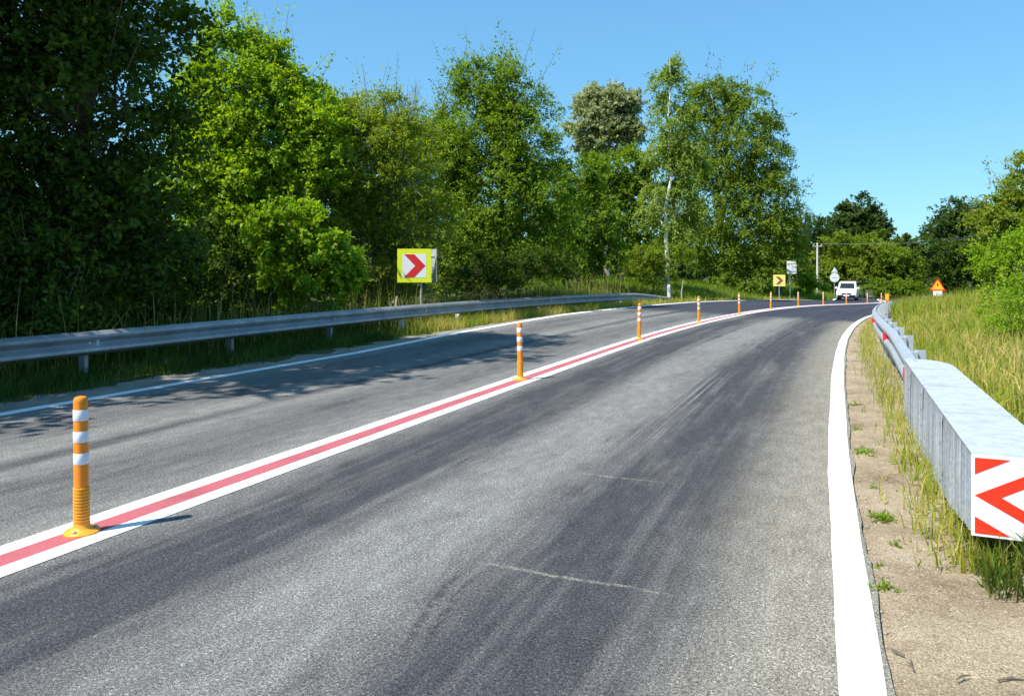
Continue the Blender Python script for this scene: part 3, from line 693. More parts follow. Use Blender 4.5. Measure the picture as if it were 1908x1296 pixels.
def plant(name, label, cat, base, lobes, leaf, n, L, Wd, sl=.5, nleaf=15, droop=.25, seed=0, trunk=.1, bark='bark', top=None, group=None, shoots=0, up_bias=.45, inner=.45, limbs=True, tint_mu=.5, stems=1, twigs=.25):
    rng = np.random.default_rng(seed); base = Vector(base); root = thing(name, label, cat, base, 0, group); bv = np.array(base)
    lob = [(np.array(c) - bv, np.array(r)) for c, r in lobes]
    org, u, k = sprigs_in(rng, lob, n, inner)
    dr = unit(u * np.array([1, 1, .7]) + np.array([0, 0, up_bias]) + rng.normal(0, .45, u.shape)); ln = sl * rng.uniform(.6, 1.5, n)
    tz = tint_mu + .14 * np.sin(org[:, 0] * 2.1 + seed) * np.sin(org[:, 2] * 1.9 + org[:, 1]) + rng.normal(0, .12, n)
    V, T = leaves_from_sprigs(rng, org, dr, ln, nleaf, L, Wd, droop, tz)
    so = []
    if shoots:                                       # longer shoots breaking the outline upwards
        m = u[:, 2] > -.1; idx = rng.choice(np.nonzero(m)[0], shoots)
        o2 = org[idx]; d2 = unit(u[idx] * .55 + np.array([0, 0, .9]) + rng.normal(0, .28, (shoots, 3))); l2 = sl * rng.uniform(1.3, 3.8, shoots)
        V2, T2 = leaves_from_sprigs(rng, o2, d2, l2, int(nleaf * 1.8), L * .85, Wd * .85, droop * .3, tz[idx]); V = np.concatenate([V, V2]); T = np.concatenate([T, T2])
        so = list(zip(o2, o2 + d2 * l2[:, None] * .95))
    q = np.arange(len(V)).reshape(-1, 4); np_mesh('crown', V, q, leaf, root, T)
    # trunk and limbs
    topv = Vector((0, 0, 0)) if top is None else Vector(top) - base
    if top is None: topv = Vector(tuple(max(lob, key=lambda l: l[0][2])[0]))
    r0 = random.Random(seed); mids = []; tb = MB(); paths = []
    for st in range(stems):
        a = Vector((r0.uniform(-.25, .25), r0.uniform(-.25, .25), -.12)) if stems > 1 else Vector((0, 0, -.12)); e = topv + (Vector((r0.uniform(-.6, .6), r0.uniform(-.6, .6), r0.uniform(-.8, 0))) if stems > 1 else Vector())
        pts = []; rad = []
        for i in range(9):
            w = i / 8; p = a.lerp(e, w); j = .05 * topv.length * math.sin(w * math.pi); p += Vector((r0.uniform(-1, 1), r0.uniform(-1, 1), 0)) * j * .4; pts.append(p); rad.append(trunk * (1.25 if i == 0 else 1) * (1 - .88 * w) / (1 if stems == 1 else 1.5))
        tb.tube(pts, rad, 9); paths.append(pts)
    tb.build('trunk', bark, root, True)
    if limbs:
        bb = MB()
        for li, (c, r) in enumerate(lob):
            c = Vector(tuple(c)); pts = paths[li % len(paths)]
            zt = max(.15, min(.9, (c.z - .55 * (Vector((c.x, c.y, 0)) - Vector((pts[4].x, pts[4].y, 0))).length) / max(.5, topv.z)))
            st = pts[0].lerp(pts[-1], zt); f = int(zt * 8); st = pts[f]
            mid = st.lerp(c, .5) + Vector((r0.uniform(-.2, .2), r0.uniform(-.2, .2), r0.uniform(0, .3))) * r[0] * .5
            bb.tube([st, mid, c], [trunk * .42, trunk * .26, trunk * .12], 5)
            own = np.nonzero(k == li)[0]
            for o_i in own[:max(6, int(len(own) * twigs * .2))]:
                e = Vector(tuple(org[o_i] + dr[o_i] * ln[o_i] * .8)); b0 = mid.lerp(c, r0.random()); m2 = b0.lerp(e, .55) + Vector((0, 0, .06 * r[2]))
                bb.tube([b0, m2, e], [trunk * .12, trunk * .07, .004], 3, False)
        for a, b in so: bb.tube([tuple(a), tuple(b)], [.010, .003], 3, False)
        bb.build('branches', bark, root)
    return root
def LB(Y, *ls, dep=1.0):
    """lobes from (column, row, half width, half height) in photo pixels at distance Y, as ellipsoids in metres"""
    return [(at(l[0], l[1], Y + (l[4] if len(l) > 4 else 0)), (l[2] / F_PX * Y, l[2] / F_PX * Y * dep, l[3] / F_PX * Y)) for l in ls]
def GB(px, Y): p = at(px, 600, Y); return (p.x, p.y, gz(p.x, p.y))

UNDER = []
for i, (px, Y, tp, w_, lb) in enumerate(((-40, 12.6, 430, 120, 'dark undergrowth bush at the rail, cut by the left border'), (90, 11.3, 470, 100, 'dark leafy bush hiding the trunk of the overhanging tree'), (110, 14.6, 440, 110, 'dark undergrowth bush below the overhanging tree'), (270, 15.2, 430, 100, 'dark undergrowth bush between the overhanging and the upright tree'), (385, 17.4, 440, 80, 'dark undergrowth bush at the foot of the upright sunlit tree'))):
    UNDER.append((px, Y, tp, w_, lb))
# --- tall trees standing left, rising out of the picture
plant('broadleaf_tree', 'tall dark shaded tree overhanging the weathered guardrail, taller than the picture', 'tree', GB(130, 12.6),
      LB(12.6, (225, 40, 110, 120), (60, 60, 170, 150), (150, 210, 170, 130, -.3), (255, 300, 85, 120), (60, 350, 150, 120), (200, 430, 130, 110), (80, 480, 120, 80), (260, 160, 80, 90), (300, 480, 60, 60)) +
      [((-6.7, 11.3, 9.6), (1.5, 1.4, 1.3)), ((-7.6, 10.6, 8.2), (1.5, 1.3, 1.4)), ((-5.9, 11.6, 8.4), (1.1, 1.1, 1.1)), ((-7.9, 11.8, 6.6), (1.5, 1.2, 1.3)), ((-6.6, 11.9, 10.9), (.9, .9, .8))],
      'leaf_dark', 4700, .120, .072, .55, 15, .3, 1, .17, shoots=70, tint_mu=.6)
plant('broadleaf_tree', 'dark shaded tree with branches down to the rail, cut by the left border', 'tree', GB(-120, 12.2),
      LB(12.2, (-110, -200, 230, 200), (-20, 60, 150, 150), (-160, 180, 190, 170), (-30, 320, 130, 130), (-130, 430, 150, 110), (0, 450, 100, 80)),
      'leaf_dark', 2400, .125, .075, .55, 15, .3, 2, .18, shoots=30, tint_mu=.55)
for i, (x, y, hgt, r) in enumerate(((-9.9, 8.7, 14.2, 2.8), (-11.2, 5.6, 8.4, 2.2))):
    z = gz(x, y); plant('broadleaf_tree', 'tall broadleaf tree beside the weathered guardrail, beyond the left border of the view', 'tree', (x, y, z),
      [((x + dx * r, y + dy * r, z + hgt * f), (r * q, r * q, r * q * 1.1)) for dx, dy, f, q in ((0, 0, .84, .7), (.55, .2, .72, .66), (-.5, .1, .66, .72), (.1, -.5, .62, .7), (.1, .5, .54, .7))],
      'leaf_dark', 1900, .19, .12, .6, 13, .3, 20 + i, .2, group='trees beyond the left border')
plant('broadleaf_tree', 'sunlit bright green upright tree right of the dark overhanging tree', 'tree', GB(470, 19.6),
      LB(19.6, (372, 220, 42, 70), (365, 330, 45, 70), (372, 430, 45, 60), (418, 105, 45, 50), (600, 255, 55, 60), (625, 335, 45, 60), (575, 205, 45, 45), (450, 190, 75, 80), (425, 300, 65, 70), (510, 280, 80, 85), (500, 400, 80, 70), (430, 420, 62, 70), (545, 180, 45, 55), (565, 330, 60, 70), (470, 500, 80, 50), (445, 45, 20, 32), (500, 120, 36, 46)),
      'leaf_bright', 5900, .112, .068, .46, 15, .25, 3, .10, shoots=170, tint_mu=.70, inner=.35)
plant('leafy_bush', 'bright large-leaved bush at the foot of the upright sunlit tree', 'bush', GB(575, 16.7),
      LB(16.7, (545, 430, 60, 45), (600, 470, 52, 45), (530, 505, 45, 45), (585, 530, 60, 35), (630, 500, 30, 36)), 'leaf_bright', 1250, .108, .076, .28, 14, .25, 4, .05, stems=3, shoots=15, tint_mu=.66)
plant('broadleaf_tree', 'olive fine-leaved tree with bare twigs on top behind the chevron sign', 'tree', GB(690, 20.8),
      LB(20.8, (670, 290, 95, 90), (620, 380, 80, 80), (740, 330, 90, 100), (690, 450, 95, 70), (640, 245, 52, 55), (740, 235, 60, 50), (770, 440, 70, 70), (700, 530, 80, 40), (600, 300, 45, 60)),
      'leaf_olive', 5000, .082, .040, .50, 16, .2, 5, .10, bark='grey_bark', shoots=90, tint_mu=.62, inner=.3, twigs=.8)
rng = random.Random(9)
bt = thing('bare_shrub', 'leafless grey twigs poking above the olive fine-leaved tree', 'shrub', GB(705, 21.8)); mb = MB(); bl = bt.location
for k in range(26):
    e = at(rng.uniform(625, 790), rng.uniform(150, 215), 21.8 + rng.uniform(-.5, .5)) - bl; a = Vector((rng.uniform(-.2, .2), rng.uniform(-.2, .2), -.1)); m = a.lerp(e, .6) + Vector((rng.uniform(-.3, .3), 0, rng.uniform(0, .3)))
    mb.tube([a, m, e], [.03, .016, .004], 4)
    for j in range(5):
        w = rng.uniform(.3, .95); q = m.lerp(e, w); mb.tube([q, q + Vector((rng.uniform(-.35, .35), rng.uniform(-.3, .3), rng.uniform(.1, .5)))], [.008, .003], 3, False)
mb.build('branches', 'grey_bark', bt)
plant('broadleaf_tree', 'broad two-peaked green tree right of the chevron sign', 'tree', GB(920, 27.0),
      LB(27.0, (895, 185, 48, 60), (955, 180, 45, 75), (870, 270, 85, 70), (980, 270, 68, 75), (820, 330, 60, 80), (930, 360, 95, 75), (1010, 360, 50, 70), (850, 440, 75, 70), (960, 460, 80, 60), (1040, 440, 42, 60), (880, 510, 85, 35), (800, 250, 30, 50)),
      'leaf_mid', 6200, .118, .062, .60, 14, .3, 6, .16, shoots=160, tint_mu=.65, inner=.35)
plant('leafy_bush', 'dark low bush in shade below the two-peaked tree', 'bush', GB(940, 24.5),
      LB(24.5, (880, 500, 60, 38), (950, 505, 60, 36), (1010, 500, 50, 36), (830, 515, 45, 32)), 'leaf_dark', 800, .11, .06, .35, 13, .25, 7, .05, stems=3)
plant('leafy_bush', 'brownish thorny bush behind the pole of the chevron sign', 'bush', GB(690, 20.3),
      LB(20.3, (650, 535, 42, 32), (710, 525, 50, 38), (755, 540, 36, 28)), 'leaf_russet', 420, .07, .035, .35, 13, .2, 8, .04, stems=4, bark='grey_bark', twigs=1.5)
plant('broadleaf_tree', 'slender green tree between the two-peaked tree and the birch', 'tree', GB(1075, 36),
      LB(36, (1075, 330, 40, 45), (1090, 400, 50, 50), (1060, 450, 42, 50), (1110, 460, 45, 45)), 'leaf_mid', 1700, .17, .09, .6, 13, .3, 10, .11, tint_mu=.5, shoots=25)
plant('broadleaf_tree', 'round pale blossoming tree far behind, rising above its neighbours', 'tree', GB(1132, 64),
      LB(64, (1130, 205, 48, 36), (1095, 230, 36, 40), (1165, 228, 36, 40), (1130, 262, 55, 40), (1110, 190, 28, 26), (1150, 190, 30, 26)), 'leaf_pale', 3000, .26, .17, .65, 12, .2, 11, .3, tint_mu=.66, bark='grey_bark')
plant('broadleaf_tree', 'mid green tree below the pale blossoming tree', 'tree', GB(1155, 46),
      LB(46, (1150, 320, 55, 40), (1105, 350, 45, 50), (1180, 370, 50, 50), (1130, 410, 60, 45), (1190, 430, 45, 40)), 'leaf_mid', 2200, .20, .11, .65, 12, .3, 12, .15, tint_mu=.55)
plant('silver_birch', 'silver birch with white trunk and thin hanging foliage', 'tree', GB(1243, 42),
      LB(42.8, (1247, 150, 24, 42), (1250, 220, 38, 48), (1235, 290, 42, 45), (1270, 300, 40, 50), (1225, 370, 42, 42), (1275, 370, 40, 42), (1250, 420, 45, 34), (1290, 240, 25, 40)), 'leaf_birch', 2300, .16, .09, .55, 13, .9, 13, .135, bark='birch_bark', top=at(1248, 112, 42), up_bias=-.1, tint_mu=.55, inner=.2, twigs=.3)
plant('broadleaf_tree', 'big willow-like tree with dark underside right of the birch', 'tree', GB(1350, 57),
      LB(57, (1330, 185, 42, 42), (1385, 200, 40, 45), (1310, 250, 45, 55), (1365, 270, 70, 60), (1420, 280, 34, 60), (1330, 350, 65, 60), (1410, 370, 58, 65), (1360, 440, 80, 55), (1440, 450, 48, 60), (1300, 430, 40, 55), (1390, 505, 75, 32)),
      'leaf_willow', 4800, .25, .105, .95, 14, .7, 14, .24, shoots=60, up_bias=.15, tint_mu=.45, inner=.35)
plant('leafy_bush', 'olive bushy thicket in front of the birch trunk', 'bush', GB(1215, 40.5),
      LB(40.5, (1190, 490, 45, 26), (1245, 482, 45, 24), (1215, 512, 55, 16)), 'leaf_olive', 800, .14, .07, .4, 12, .2, 15, .06, stems=4, tint_mu=.4)
rng = random.Random(21); bt = thing('bare_tree', 'greyish half-bare tree leaning past the dark edge of the willow-like tree', 'tree', GB(1450, 57.5)); mb = MB(); bl = bt.location
for k in range(34):
    ex = rng.uniform(1440, 1525); e = at(ex, 300 + (ex - 1440) + rng.uniform(0, 90), 57.5) - bl; a = Vector((rng.uniform(-.15, .15), 0, -.1)); m = a.lerp(e, .55) + Vector((-.3, 0, rng.uniform(0, .6)))
    mb.tube([a, m, e], [.07, .035, .008], 4)
    for j in range(7):
        w = rng.uniform(.2, 1); q = m.lerp(e, w); mb.tube([q, q + Vector((rng.uniform(-.5, .5), rng.uniform(-.4, .4), rng.uniform(.1, .8)))], [.014, .005], 3, False)
mb.build('branches', 'grey_bark', bt)
r_ = np.random.default_rng(22); og = np.array([[*(at(r_.uniform(1435, 1515), r_.uniform(330, 470), 57.5) - bl)] for _ in range(220)])
V, T = leaves_from_sprigs(r_, og, unit(r_.normal(0, 1, og.shape) + [0, 0, .6]), np.full(220, .6), 9, .13, .06, .2, r_.uniform(.1, .5, 220)); np_mesh('crown', V, np.arange(len(V)).reshape(-1, 4), 'leaf_willow', bt, T)
plant('leafy_bush', 'dark dense bush behind the rectangular sign', 'bush', GB(1488, 86), LB(86, (1470, 460, 45, 50), (1512, 438, 38, 38), (1482, 505, 32, 40), (1455, 520, 35, 32), (1540, 450, 26, 30)), 'leaf_deep', 1500, .22, .13, .6, 12, .25, 23, .09, stems=3, tint_mu=.5)
plant('leafy_bush', 'low bright green bush between the rectangular sign and the utility pole', 'bush', GB(1500, 60), LB(60, (1495, 515, 14, 28), (1506, 535, 18, 18), (1522, 543, 12, 12)), 'leaf_bright', 420, .16, .10, .45, 11, .25, 24, .05, stems=2)
# far trees and hedges across the bend
plant('broadleaf_tree', 'rounded dark green tree far behind the white van', 'tree', GB(1590, 104), LB(104, (1590, 402, 38, 30), (1565, 428, 34, 28), (1618, 425, 32, 28), (1595, 455, 52, 32), (1548, 450, 28, 26)), 'leaf_deep', 2000, .40, .25, .9, 12, .25, 30, .3, tint_mu=.62)
plant('broadleaf_tree', 'dark green tree sloping down right of the rounded far tree', 'tree', GB(1665, 100), LB(100, (1650, 450, 28, 22), (1680, 462, 26, 20), (1700, 478, 20, 18), (1640, 470, 30, 20)), 'leaf_dark', 1000, .38, .24, .8, 11, .25, 31, .2, tint_mu=.6)
hedge = [('leafy_bush', 'olive hedge bush rising behind the round sign', 1560, 82, ((1545, 470, 30, 32), (1580, 475, 32, 30), (1560, 505, 40, 26))), ('leafy_bush', 'pale olive hedge bush directly behind the white van', 1610, 80, ((1605, 470, 32, 28), (1635, 480, 28, 28), (1615, 510, 42, 24))), ('leafy_bush', 'light green hedge bush between the van and the warning sign', 1680, 78, ((1660, 485, 30, 28), (1690, 492, 28, 28), (1675, 520, 42, 20)))]
for i, (nm, lb, bx_, Y, ls) in enumerate(hedge): plant(nm, lb, 'bush', GB(bx_, Y), LB(Y, *ls), 'leaf_olive' if i != 2 else 'leaf_willow', 1100, .27, .15, .7, 12, .25, 32 + i, .1, stems=3, tint_mu=.45)
plant('leafy_bush', 'low green verge bush beside the white van', 'bush', GB(1640, 75), LB(75, (1605, 545, 20, 12), (1640, 540, 26, 14), (1675, 540, 24, 14), (1700, 538, 20, 14)), 'leaf_mid', 700, .2, .12, .5, 11, .25, 36, .05, stems=3)
plant('broadleaf_tree', 'dark rounded tree behind the warning sign', 'tree', GB(1795, 86), LB(86, (1790, 400, 40, 30), (1760, 425, 36, 28), (1825, 415, 40, 34), (1800, 450, 58, 34), (1750, 455, 28, 26)), 'leaf_deep', 2200, .32, .2, .8, 12, .25, 37, .3, tint_mu=.62)
plant('leafy_bush', 'green bush with a dark hollow behind the warning sign', 'bush', GB(1765, 68), LB(68, (1740, 480, 34, 30), (1775, 490, 40, 34), (1815, 500, 36, 34), (1750, 515, 26, 26), (1800, 530, 44, 20)), 'leaf_dark', 1500, .22, .13, .6, 12, .25, 38, .1, stems=3, tint_mu=.5)
plant('broadleaf_tree', 'yellowish russet-tipped tree on the grassy bank, cut by the right border', 'tree', GB(1905, 37), LB(37, (1880, 395, 46, 38), (1925, 350, 50, 55), (1855, 430, 34, 34), (1905, 450, 55, 40), (1950, 400, 50, 60), (1915, 300, 18, 30)), 'leaf_russet', 1800, .17, .10, .6, 13, .3, 39, .12, shoots=50, tint_mu=.42, bark='grey_bark')
plant('leafy_bush', 'bright green spreading bush on the grassy bank below the russet-tipped tree', 'bush', GB(1890, 33), LB(33, (1880, 480, 45, 34), (1920, 470, 50, 50), (1850, 510, 28, 26), (1895, 530, 55, 28)), 'leaf_bright', 1500, .14, .07, .55, 13, .3, 40, .06, stems=4, shoots=40, tint_mu=.62)
plant('leafy_bush', 'soft light green bush low on the bank, cut by the right border', 'bush', GB(1915, 21), LB(21, (1900, 560, 45, 32), (1945, 550, 50, 50), (1870, 585, 26, 20)), 'leaf_bright', 700, .10, .045, .4, 13, .3, 41, .04, stems=4, shoots=30, tint_mu=.66)
plant('leafy_bush', 'fine light green bush in the tall grass right above the box barrier', 'bush', GB(1920, 13.5), LB(13.5, (1905, 610, 42, 34), (1945, 590, 50, 55), (1885, 640, 26, 24), (1930, 650, 45, 30)), 'leaf_bright', 800, .055, .022, .30, 14, .3, 42, .025, stems=5, shoots=40, tint_mu=.66)
# woodland depth behind the first row
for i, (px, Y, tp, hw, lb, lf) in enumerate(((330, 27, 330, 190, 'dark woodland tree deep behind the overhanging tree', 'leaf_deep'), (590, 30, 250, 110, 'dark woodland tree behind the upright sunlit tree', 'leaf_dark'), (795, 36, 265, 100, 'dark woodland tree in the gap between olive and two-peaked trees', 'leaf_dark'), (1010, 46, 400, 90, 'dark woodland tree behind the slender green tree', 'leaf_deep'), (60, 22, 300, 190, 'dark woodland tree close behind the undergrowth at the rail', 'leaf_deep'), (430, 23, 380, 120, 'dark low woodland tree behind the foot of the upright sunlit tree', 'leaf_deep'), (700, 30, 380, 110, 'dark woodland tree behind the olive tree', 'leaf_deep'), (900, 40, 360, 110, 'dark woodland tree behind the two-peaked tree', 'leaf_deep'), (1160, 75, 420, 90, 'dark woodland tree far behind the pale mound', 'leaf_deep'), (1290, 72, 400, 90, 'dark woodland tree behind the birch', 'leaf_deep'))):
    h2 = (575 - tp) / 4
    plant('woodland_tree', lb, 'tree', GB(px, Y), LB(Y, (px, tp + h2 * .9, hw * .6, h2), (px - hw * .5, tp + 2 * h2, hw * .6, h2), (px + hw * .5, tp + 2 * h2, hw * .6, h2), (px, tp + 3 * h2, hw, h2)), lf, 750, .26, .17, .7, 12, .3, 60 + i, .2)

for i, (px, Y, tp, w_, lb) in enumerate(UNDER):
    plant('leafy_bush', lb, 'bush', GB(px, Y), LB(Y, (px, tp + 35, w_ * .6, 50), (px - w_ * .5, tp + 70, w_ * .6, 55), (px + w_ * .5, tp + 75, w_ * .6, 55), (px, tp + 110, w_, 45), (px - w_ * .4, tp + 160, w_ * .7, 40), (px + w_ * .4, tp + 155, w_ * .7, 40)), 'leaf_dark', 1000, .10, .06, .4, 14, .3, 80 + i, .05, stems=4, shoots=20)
# far wood closing the horizon: one mass of leaves along the far edge of the meadows
rw = np.random.default_rng(91); n = 6500; w = rw.uniform(0, 1, n)
cx = np.interp(w, [0, .25, .5, .75, 1], [-70, -30, 20, 75, 120]); cy = np.interp(w, [0, .25, .5, .75, 1], [40, 75, 120, 135, 110])
hh = 6.5 + 1.6 * np.sin(w * 41) + 1.1 * np.sin(w * 97 + 1); zz = rw.uniform(0, 1, n)
og = np.stack([cx + rw.normal(0, 1.6, n), cy + rw.normal(0, 1.6, n), -1.2 + hh * zz], 1)
V, T = leaves_from_sprigs(rw, og, unit(rw.normal(0, 1, og.shape) + [0, 0, .4]), np.full(n, 1.2), 8, .85, .6, .2, rw.uniform(.2, .8, n))
tag(np_mesh('far_wood', V, np.arange(len(V)).reshape(-1, 4), 'leaf_dark', None, T), 'far dark wood closing the horizon behind the trees', 'wood', None, 'stuff')
# thin stakes and saplings in the clearing
for i, (px, y0, Y, hh, lb) in enumerate(((1063, 540, 37, .95, 'pale wooden stake in the clearing below the slender tree'), (1271, 545, 38, 1.25, 'pale leaning stake in the grass right of the birch'), (733, 560, 18.4, .75, 'short pale stake behind the rail left of the chevron sign'))):
    b_ = GB(px, Y); o = thing('wooden_stake', lb, 'stake', b_); r3_ = random.Random(i)
    MB().tube([(0, 0, -.1), (r3_.uniform(-.05, .05), 0, hh * .5), (r3_.uniform(-.1, .1), 0, hh)], [.035, .033, .026], 7).build('shaft', 'old_wood', o, True); MB().box((.0, 0, hh * .82), (.06, .06, .03)).build('notch_band', 'old_wood', o)
# ------------------------------------------------------------------ grasses (uncountable)
def grass(name, n, s, d, hmin, hmax, w, mat, tint, lean=.35, seed=0, label=None, zoff=0.0):
    rng = np.random.default_rng(seed); x, y = road_xy(s, d); z = ground_sd(s, d) + zoff - .01
    n = len(s); hgt = rng.uniform(hmin, hmax, n) * rng.uniform(.6, 1.15, n); a = rng.uniform(0, 2 * np.pi, n); ln = np.abs(rng.normal(0, lean, n)) * hgt
    fx, fy = np.cos(a), np.sin(a); b = rng.uniform(0, 2 * np.pi, n); wx, wy = np.cos(b) * w, np.sin(b) * w; ww = rng.uniform(.6, 1.3, n); wx *= ww; wy *= ww
    B = np.stack([x, y, z], 1); Mi = B + np.stack([fx * ln * .3, fy * ln * .3, hgt * .55], 1); Tp = B + np.stack([fx * ln, fy * ln, hgt * (1 - .25 * np.minimum(1, ln / hgt))], 1); Wv = np.stack([wx, wy, wx * 0], 1)
    V = np.stack([B - Wv, B + Wv, Mi + Wv * .75, Mi - Wv * .75, Tp], 1).reshape(-1, 3); i = np.arange(n) * 5
    o = np_mesh(name, V, np.stack([i, i + 1, i + 2, i + 3], 1), mat, None, np.repeat(np.clip(tint, 0, 1), 5), np.stack([i + 3, i + 2, i + 4], 1))
    tag(o, label, 'grass', None, 'stuff'); return o
R_ = np.random.default_rng(77)
# right bank
n = 58000; s = -1.5 + 52 * R_.uniform(0, 1, n) ** 1.5; d = 4.98 + 13 * R_.uniform(0, 1, n) ** 1.5
lp = np.sin(s * .9 + d * 1.3) * .12 + np.sin(s * .37 - d * 2.1) * .1
ti = np.interp(d, [4.9, 5.6, 7.0, 8.5, 12], [.55, .62, .55, .30, .22]) + lp + R_.normal(0, .18, n) + np.interp(s, [14, 24], [0, .12])
bare = (np.hypot((s - 10.5) / 3.2, (d - 6.1) / .55) < 1) & (R_.uniform(0, 1, n) < .55); ti = np.where(bare, .95, ti)
cut = (s < 1.0) & (d < 5.2); s, d, ti = s[~cut], d[~cut], ti[~cut]
grass('tall_grass', n, s, d, .14, .46, .0075, 'grass_mix', ti + .12, .55, 1, 'tall yellow green grass covering the bank behind the bright guardrail')
n = 26000; s = 1.5 + 30 * R_.uniform(0, 1, n) ** 1.4; d = 4.98 + 6 * R_.uniform(0, 1, n) ** 1.4; ti = .62 + R_.normal(0, .25, n) + .2 * np.sin(s * 1.7 + d * 2.3)
grass('meadow_thatch', n, s, d, .08, .30, .0065, 'grass_mix', ti, .9, 12, 'short matted grass and dry thatch at the foot of the bank')
n = 26000; s = 14 + 46 * R_.uniform(0, 1, n); d = 5.0 + 22 * R_.uniform(0, 1, n) ** 1.3; ti = .42 + R_.normal(0, .2, n) - np.clip((d - 8) * .03, 0, .3)
grass('tall_grass', n, s, d, .25, .58, .013, 'grass_mix', ti + .1, .5, 2, 'far meadow grass on the bank towards the warning sign')
n = 7000; s = R_.uniform(27, 46, n); d = 4.75 + 3.5 * R_.uniform(0, 1, n) ** 1.3
grass('tall_grass', n, s, d, .55, 1.0, .012, 'grass_mix', .55 + R_.normal(0, .2, n), .35, 16, 'rank yellowish grass behind the far end of the bright guardrail')
# thin yellow strip at the foot of the right rail and box
n = 5200; s = 1.3 + 34 * R_.uniform(0, 1, n) ** 1.6; dc = np.interp(s, [1.3, 2, 5.5, 15, 40], [4.50, 4.40, 4.36, 4.30, 4.2]); d = dc + np.abs(R_.normal(0, .11, n)) * np.where(R_.uniform(0, 1, n) < .55, -1, 1.4)
grass('dry_grass', n, s, d, .06, .26, .0045, 'grass_mix', .58 + R_.normal(0, .22, n), .6, 3, 'dry yellow grass strip at the foot of the bright guardrail', zoff=.05)
n = 2600; s = R_.uniform(1.05, 1.75, n); d = R_.uniform(4.42, 5.3, n)
grass('grass_tuft', n, s, d, .07, .24, .0038, 'grass_green', .5 + R_.normal(0, .25, n), .6, 4, 'green grass growing under the arrow board', zoff=.05)
# left verge, below the rail
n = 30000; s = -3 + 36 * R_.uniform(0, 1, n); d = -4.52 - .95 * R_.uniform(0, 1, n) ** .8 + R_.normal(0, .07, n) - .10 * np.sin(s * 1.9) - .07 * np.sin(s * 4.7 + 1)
m = s < 12 + R_.normal(0, .8, n)  # nearer blades get darker greens: the tree shade is put into their colour
grass('verge_grass', n, s[m], d[m], .05, .30, .005, 'grass_green', .22 + .2 * np.sin(s[m] * 2.7 + d[m] * 6) + R_.normal(0, .24, m.sum()), .6, 5, 'grass coloured dark green for the tree shade below the weathered guardrail')
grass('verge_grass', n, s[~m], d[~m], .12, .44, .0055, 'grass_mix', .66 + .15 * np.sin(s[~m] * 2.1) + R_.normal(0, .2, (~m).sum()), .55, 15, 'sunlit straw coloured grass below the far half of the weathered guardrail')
# behind the left rail, tall and dark, with dry stalks
n = 18000; s = -3 + 36 * R_.uniform(0, 1, n); d = -5.5 - 2.6 * R_.uniform(0, 1, n)
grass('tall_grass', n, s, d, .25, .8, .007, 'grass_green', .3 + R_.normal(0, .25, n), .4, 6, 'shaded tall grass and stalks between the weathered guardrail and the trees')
n = 1500; s = -2 + 32 * R_.uniform(0, 1, n); d = -5.7 - 1.8 * R_.uniform(0, 1, n)
grass('dry_stalks', n, s, d, .6, 1.35, .006, 'grass_mix', .85 + R_.normal(0, .12, n), .25, 7, 'dry brown stalks standing in front of the shaded trees')
# clearing and far left verge
n = 30000; s = 26 + 34 * R_.uniform(0, 1, n); d = -4.5 - 12 * R_.uniform(0, 1, n) ** 1.3
ti = np.interp(-d, [4.5, 5.2, 7], [.72, .5, .25]) + R_.normal(0, .17, n)
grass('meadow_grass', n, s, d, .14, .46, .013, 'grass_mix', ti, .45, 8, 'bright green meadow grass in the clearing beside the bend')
n = 16000; s = 58 + 34 * R_.uniform(0, 1, n); d = -4.3 - 7 * R_.uniform(0, 1, n)
grass('meadow_grass', n, s, d, .3, .9, .018, 'grass_mix', .25 + R_.normal(0, .17, n), .4, 9, 'green verge growth behind the white van')

# ------------------------------------------------------------------ small weeds and stones on the shoulder
def weed(label, px, py, size, seed, dense=26):
    Y = F_PX * CAM_H / (py - HY); x = (px - CX) / F_PX * Y; s_, d_ = to_sd(x, Y); z = float(road_z(s_[0], d_[0])) - .022
    root = thing('weed', label, 'weed', (x, Y, z)); rng = np.random.default_rng(seed)
    og = np.zeros((dense, 3)); og[:, :2] = rng.normal(0, size * .28, (dense, 2)); og[:, 2] = .004
    dr = unit(np.concatenate([rng.normal(0, .8, (dense, 2)), rng.uniform(.25, 1.1, (dense, 1))], 1)); ln = size * rng.uniform(.4, 1.0, dense)
    V, T = leaves_from_sprigs(rng, og, dr, ln, 8, size * .30, size * .11, .2, rng.uniform(.3, .8, dense)); np_mesh('leaves', V, np.arange(len(V)).reshape(-1, 4), 'leaf_bright', root, T)
    mb = MB()
    for a, b, l in zip(og, dr, ln): mb.tube([tuple(a), tuple(a + b * l * .9)], [.0018, .0008], 3, False)
    mb.build('stems', 'leaf_mid', root)
weed('leafy green weed on the dirt shoulder beside the middle of the box', 1610, 845, .10, 1)
weed('spreading green weed on the dirt shoulder level with the arrow board', 1640, 962, .085, 2, 30)
weed('tiny weed between the two larger weeds on the dirt shoulder', 1624, 906, .05, 3, 14)
weed('sparse upright weed on the bare dirt nearest the thick edge line', 1655, 1095, .075, 4, 18)
weed('small flat weed in the gravel between the edge line and the box foot', 1668, 1010, .05, 5, 16)
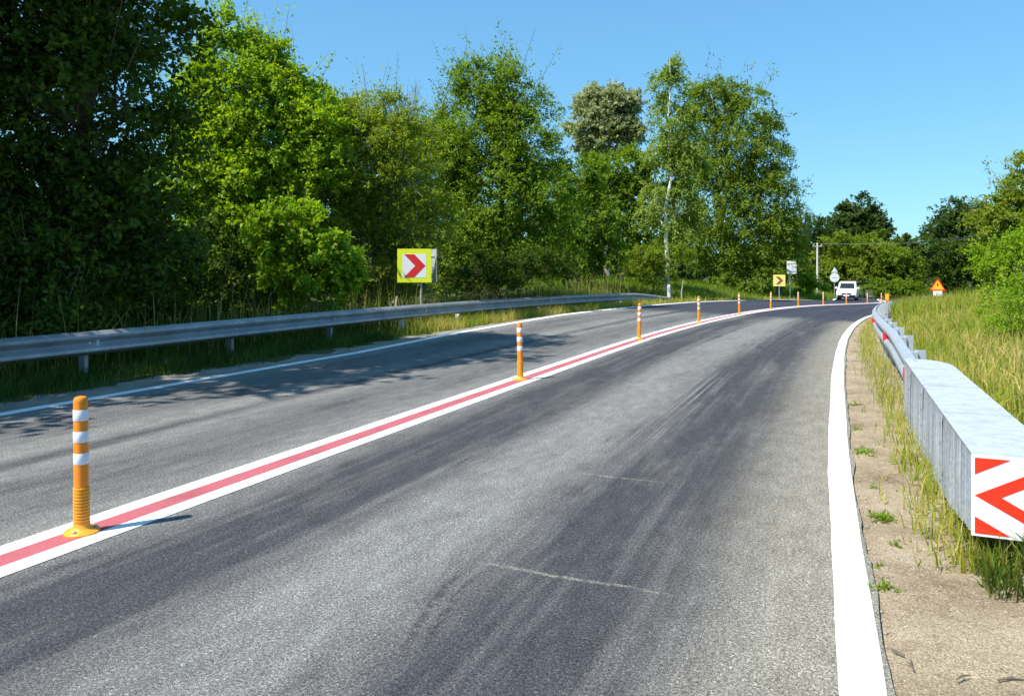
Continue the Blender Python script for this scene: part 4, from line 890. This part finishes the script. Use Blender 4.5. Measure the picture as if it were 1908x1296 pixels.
weed('tiny sprout at the asphalt edge beside the sparse upright weed', 1640, 1052, .04, 6, 12)
weed('low weed on the shoulder beside the far half of the box', 1600, 800, .07, 7, 16)
weed('faint weed tuft on the shoulder where the rail meets the box', 1596, 752, .08, 8, 14)
for i, (px, py, ln_, a_) in enumerate(((1795, 1262, .035, .4), (1885, 1267, .05, 0.0), (1700, 1240, .04, 1.2), (1672, 1215, .03, 2.0))):
    Y = F_PX * CAM_H / (py - HY); o = thing('twig', ('forked brown twig lying on the bare dirt', 'straight dark twig lying on the bare dirt', 'short brown twig near the edge line', 'tiny dark bark chip near the edge line')[i], 'twig', ((px - CX) / F_PX * Y, Y, .0), a_)
    MB().tube([(-ln_, 0, .002), (0, ln_ * .12, .006), (ln_, 0, .003)], [.003, .004, .002], 6).build('stem', 'bark', o, True); MB().tube([(0, ln_ * .12, .006), (ln_ * .4, ln_ * .5, .006)], [.003, .001], 5).build('side_shoot', 'bark', o, True)
n = 5200; rng_ = np.random.default_rng(8); s = -2.5 + 20 * rng_.uniform(0, 1, n) ** 1.7; d = 3.82 + edge_shift(s) + 1.25 * rng_.uniform(0, 1, n) ** 2.0
x, y = road_xy(s, d); z = road_z(s, d) - .016; base = np.array([[1, 0, 0], [-1, 0, 0], [0, 1, 0], [0, -1, 0], [0, 0, 1], [0, 0, -1]], float); fr = np.array([[0, 2, 4], [2, 1, 4], [1, 3, 4], [3, 0, 4], [2, 0, 5], [1, 2, 5], [3, 1, 5], [0, 3, 5]])
sz = .0022 + .011 * rng_.uniform(0, 1, n) ** 5; V = base[None] * (sz[:, None, None] * rng_.uniform(.6, 1.3, (n, 6, 1))) * np.array([1, 1, .7]) + np.stack([x, y, z], 1)[:, None]
tr_ = (fr[None] + np.arange(n)[:, None, None] * 6).reshape(-1, 3)
pe = np_mesh('gravel', V.reshape(-1, 3), np.zeros((0, 4), np.int64), 'pebble', None, None, tr_); tag(pe, 'small loose stones scattered over the dirt shoulder', 'gravel', None, 'stuff')
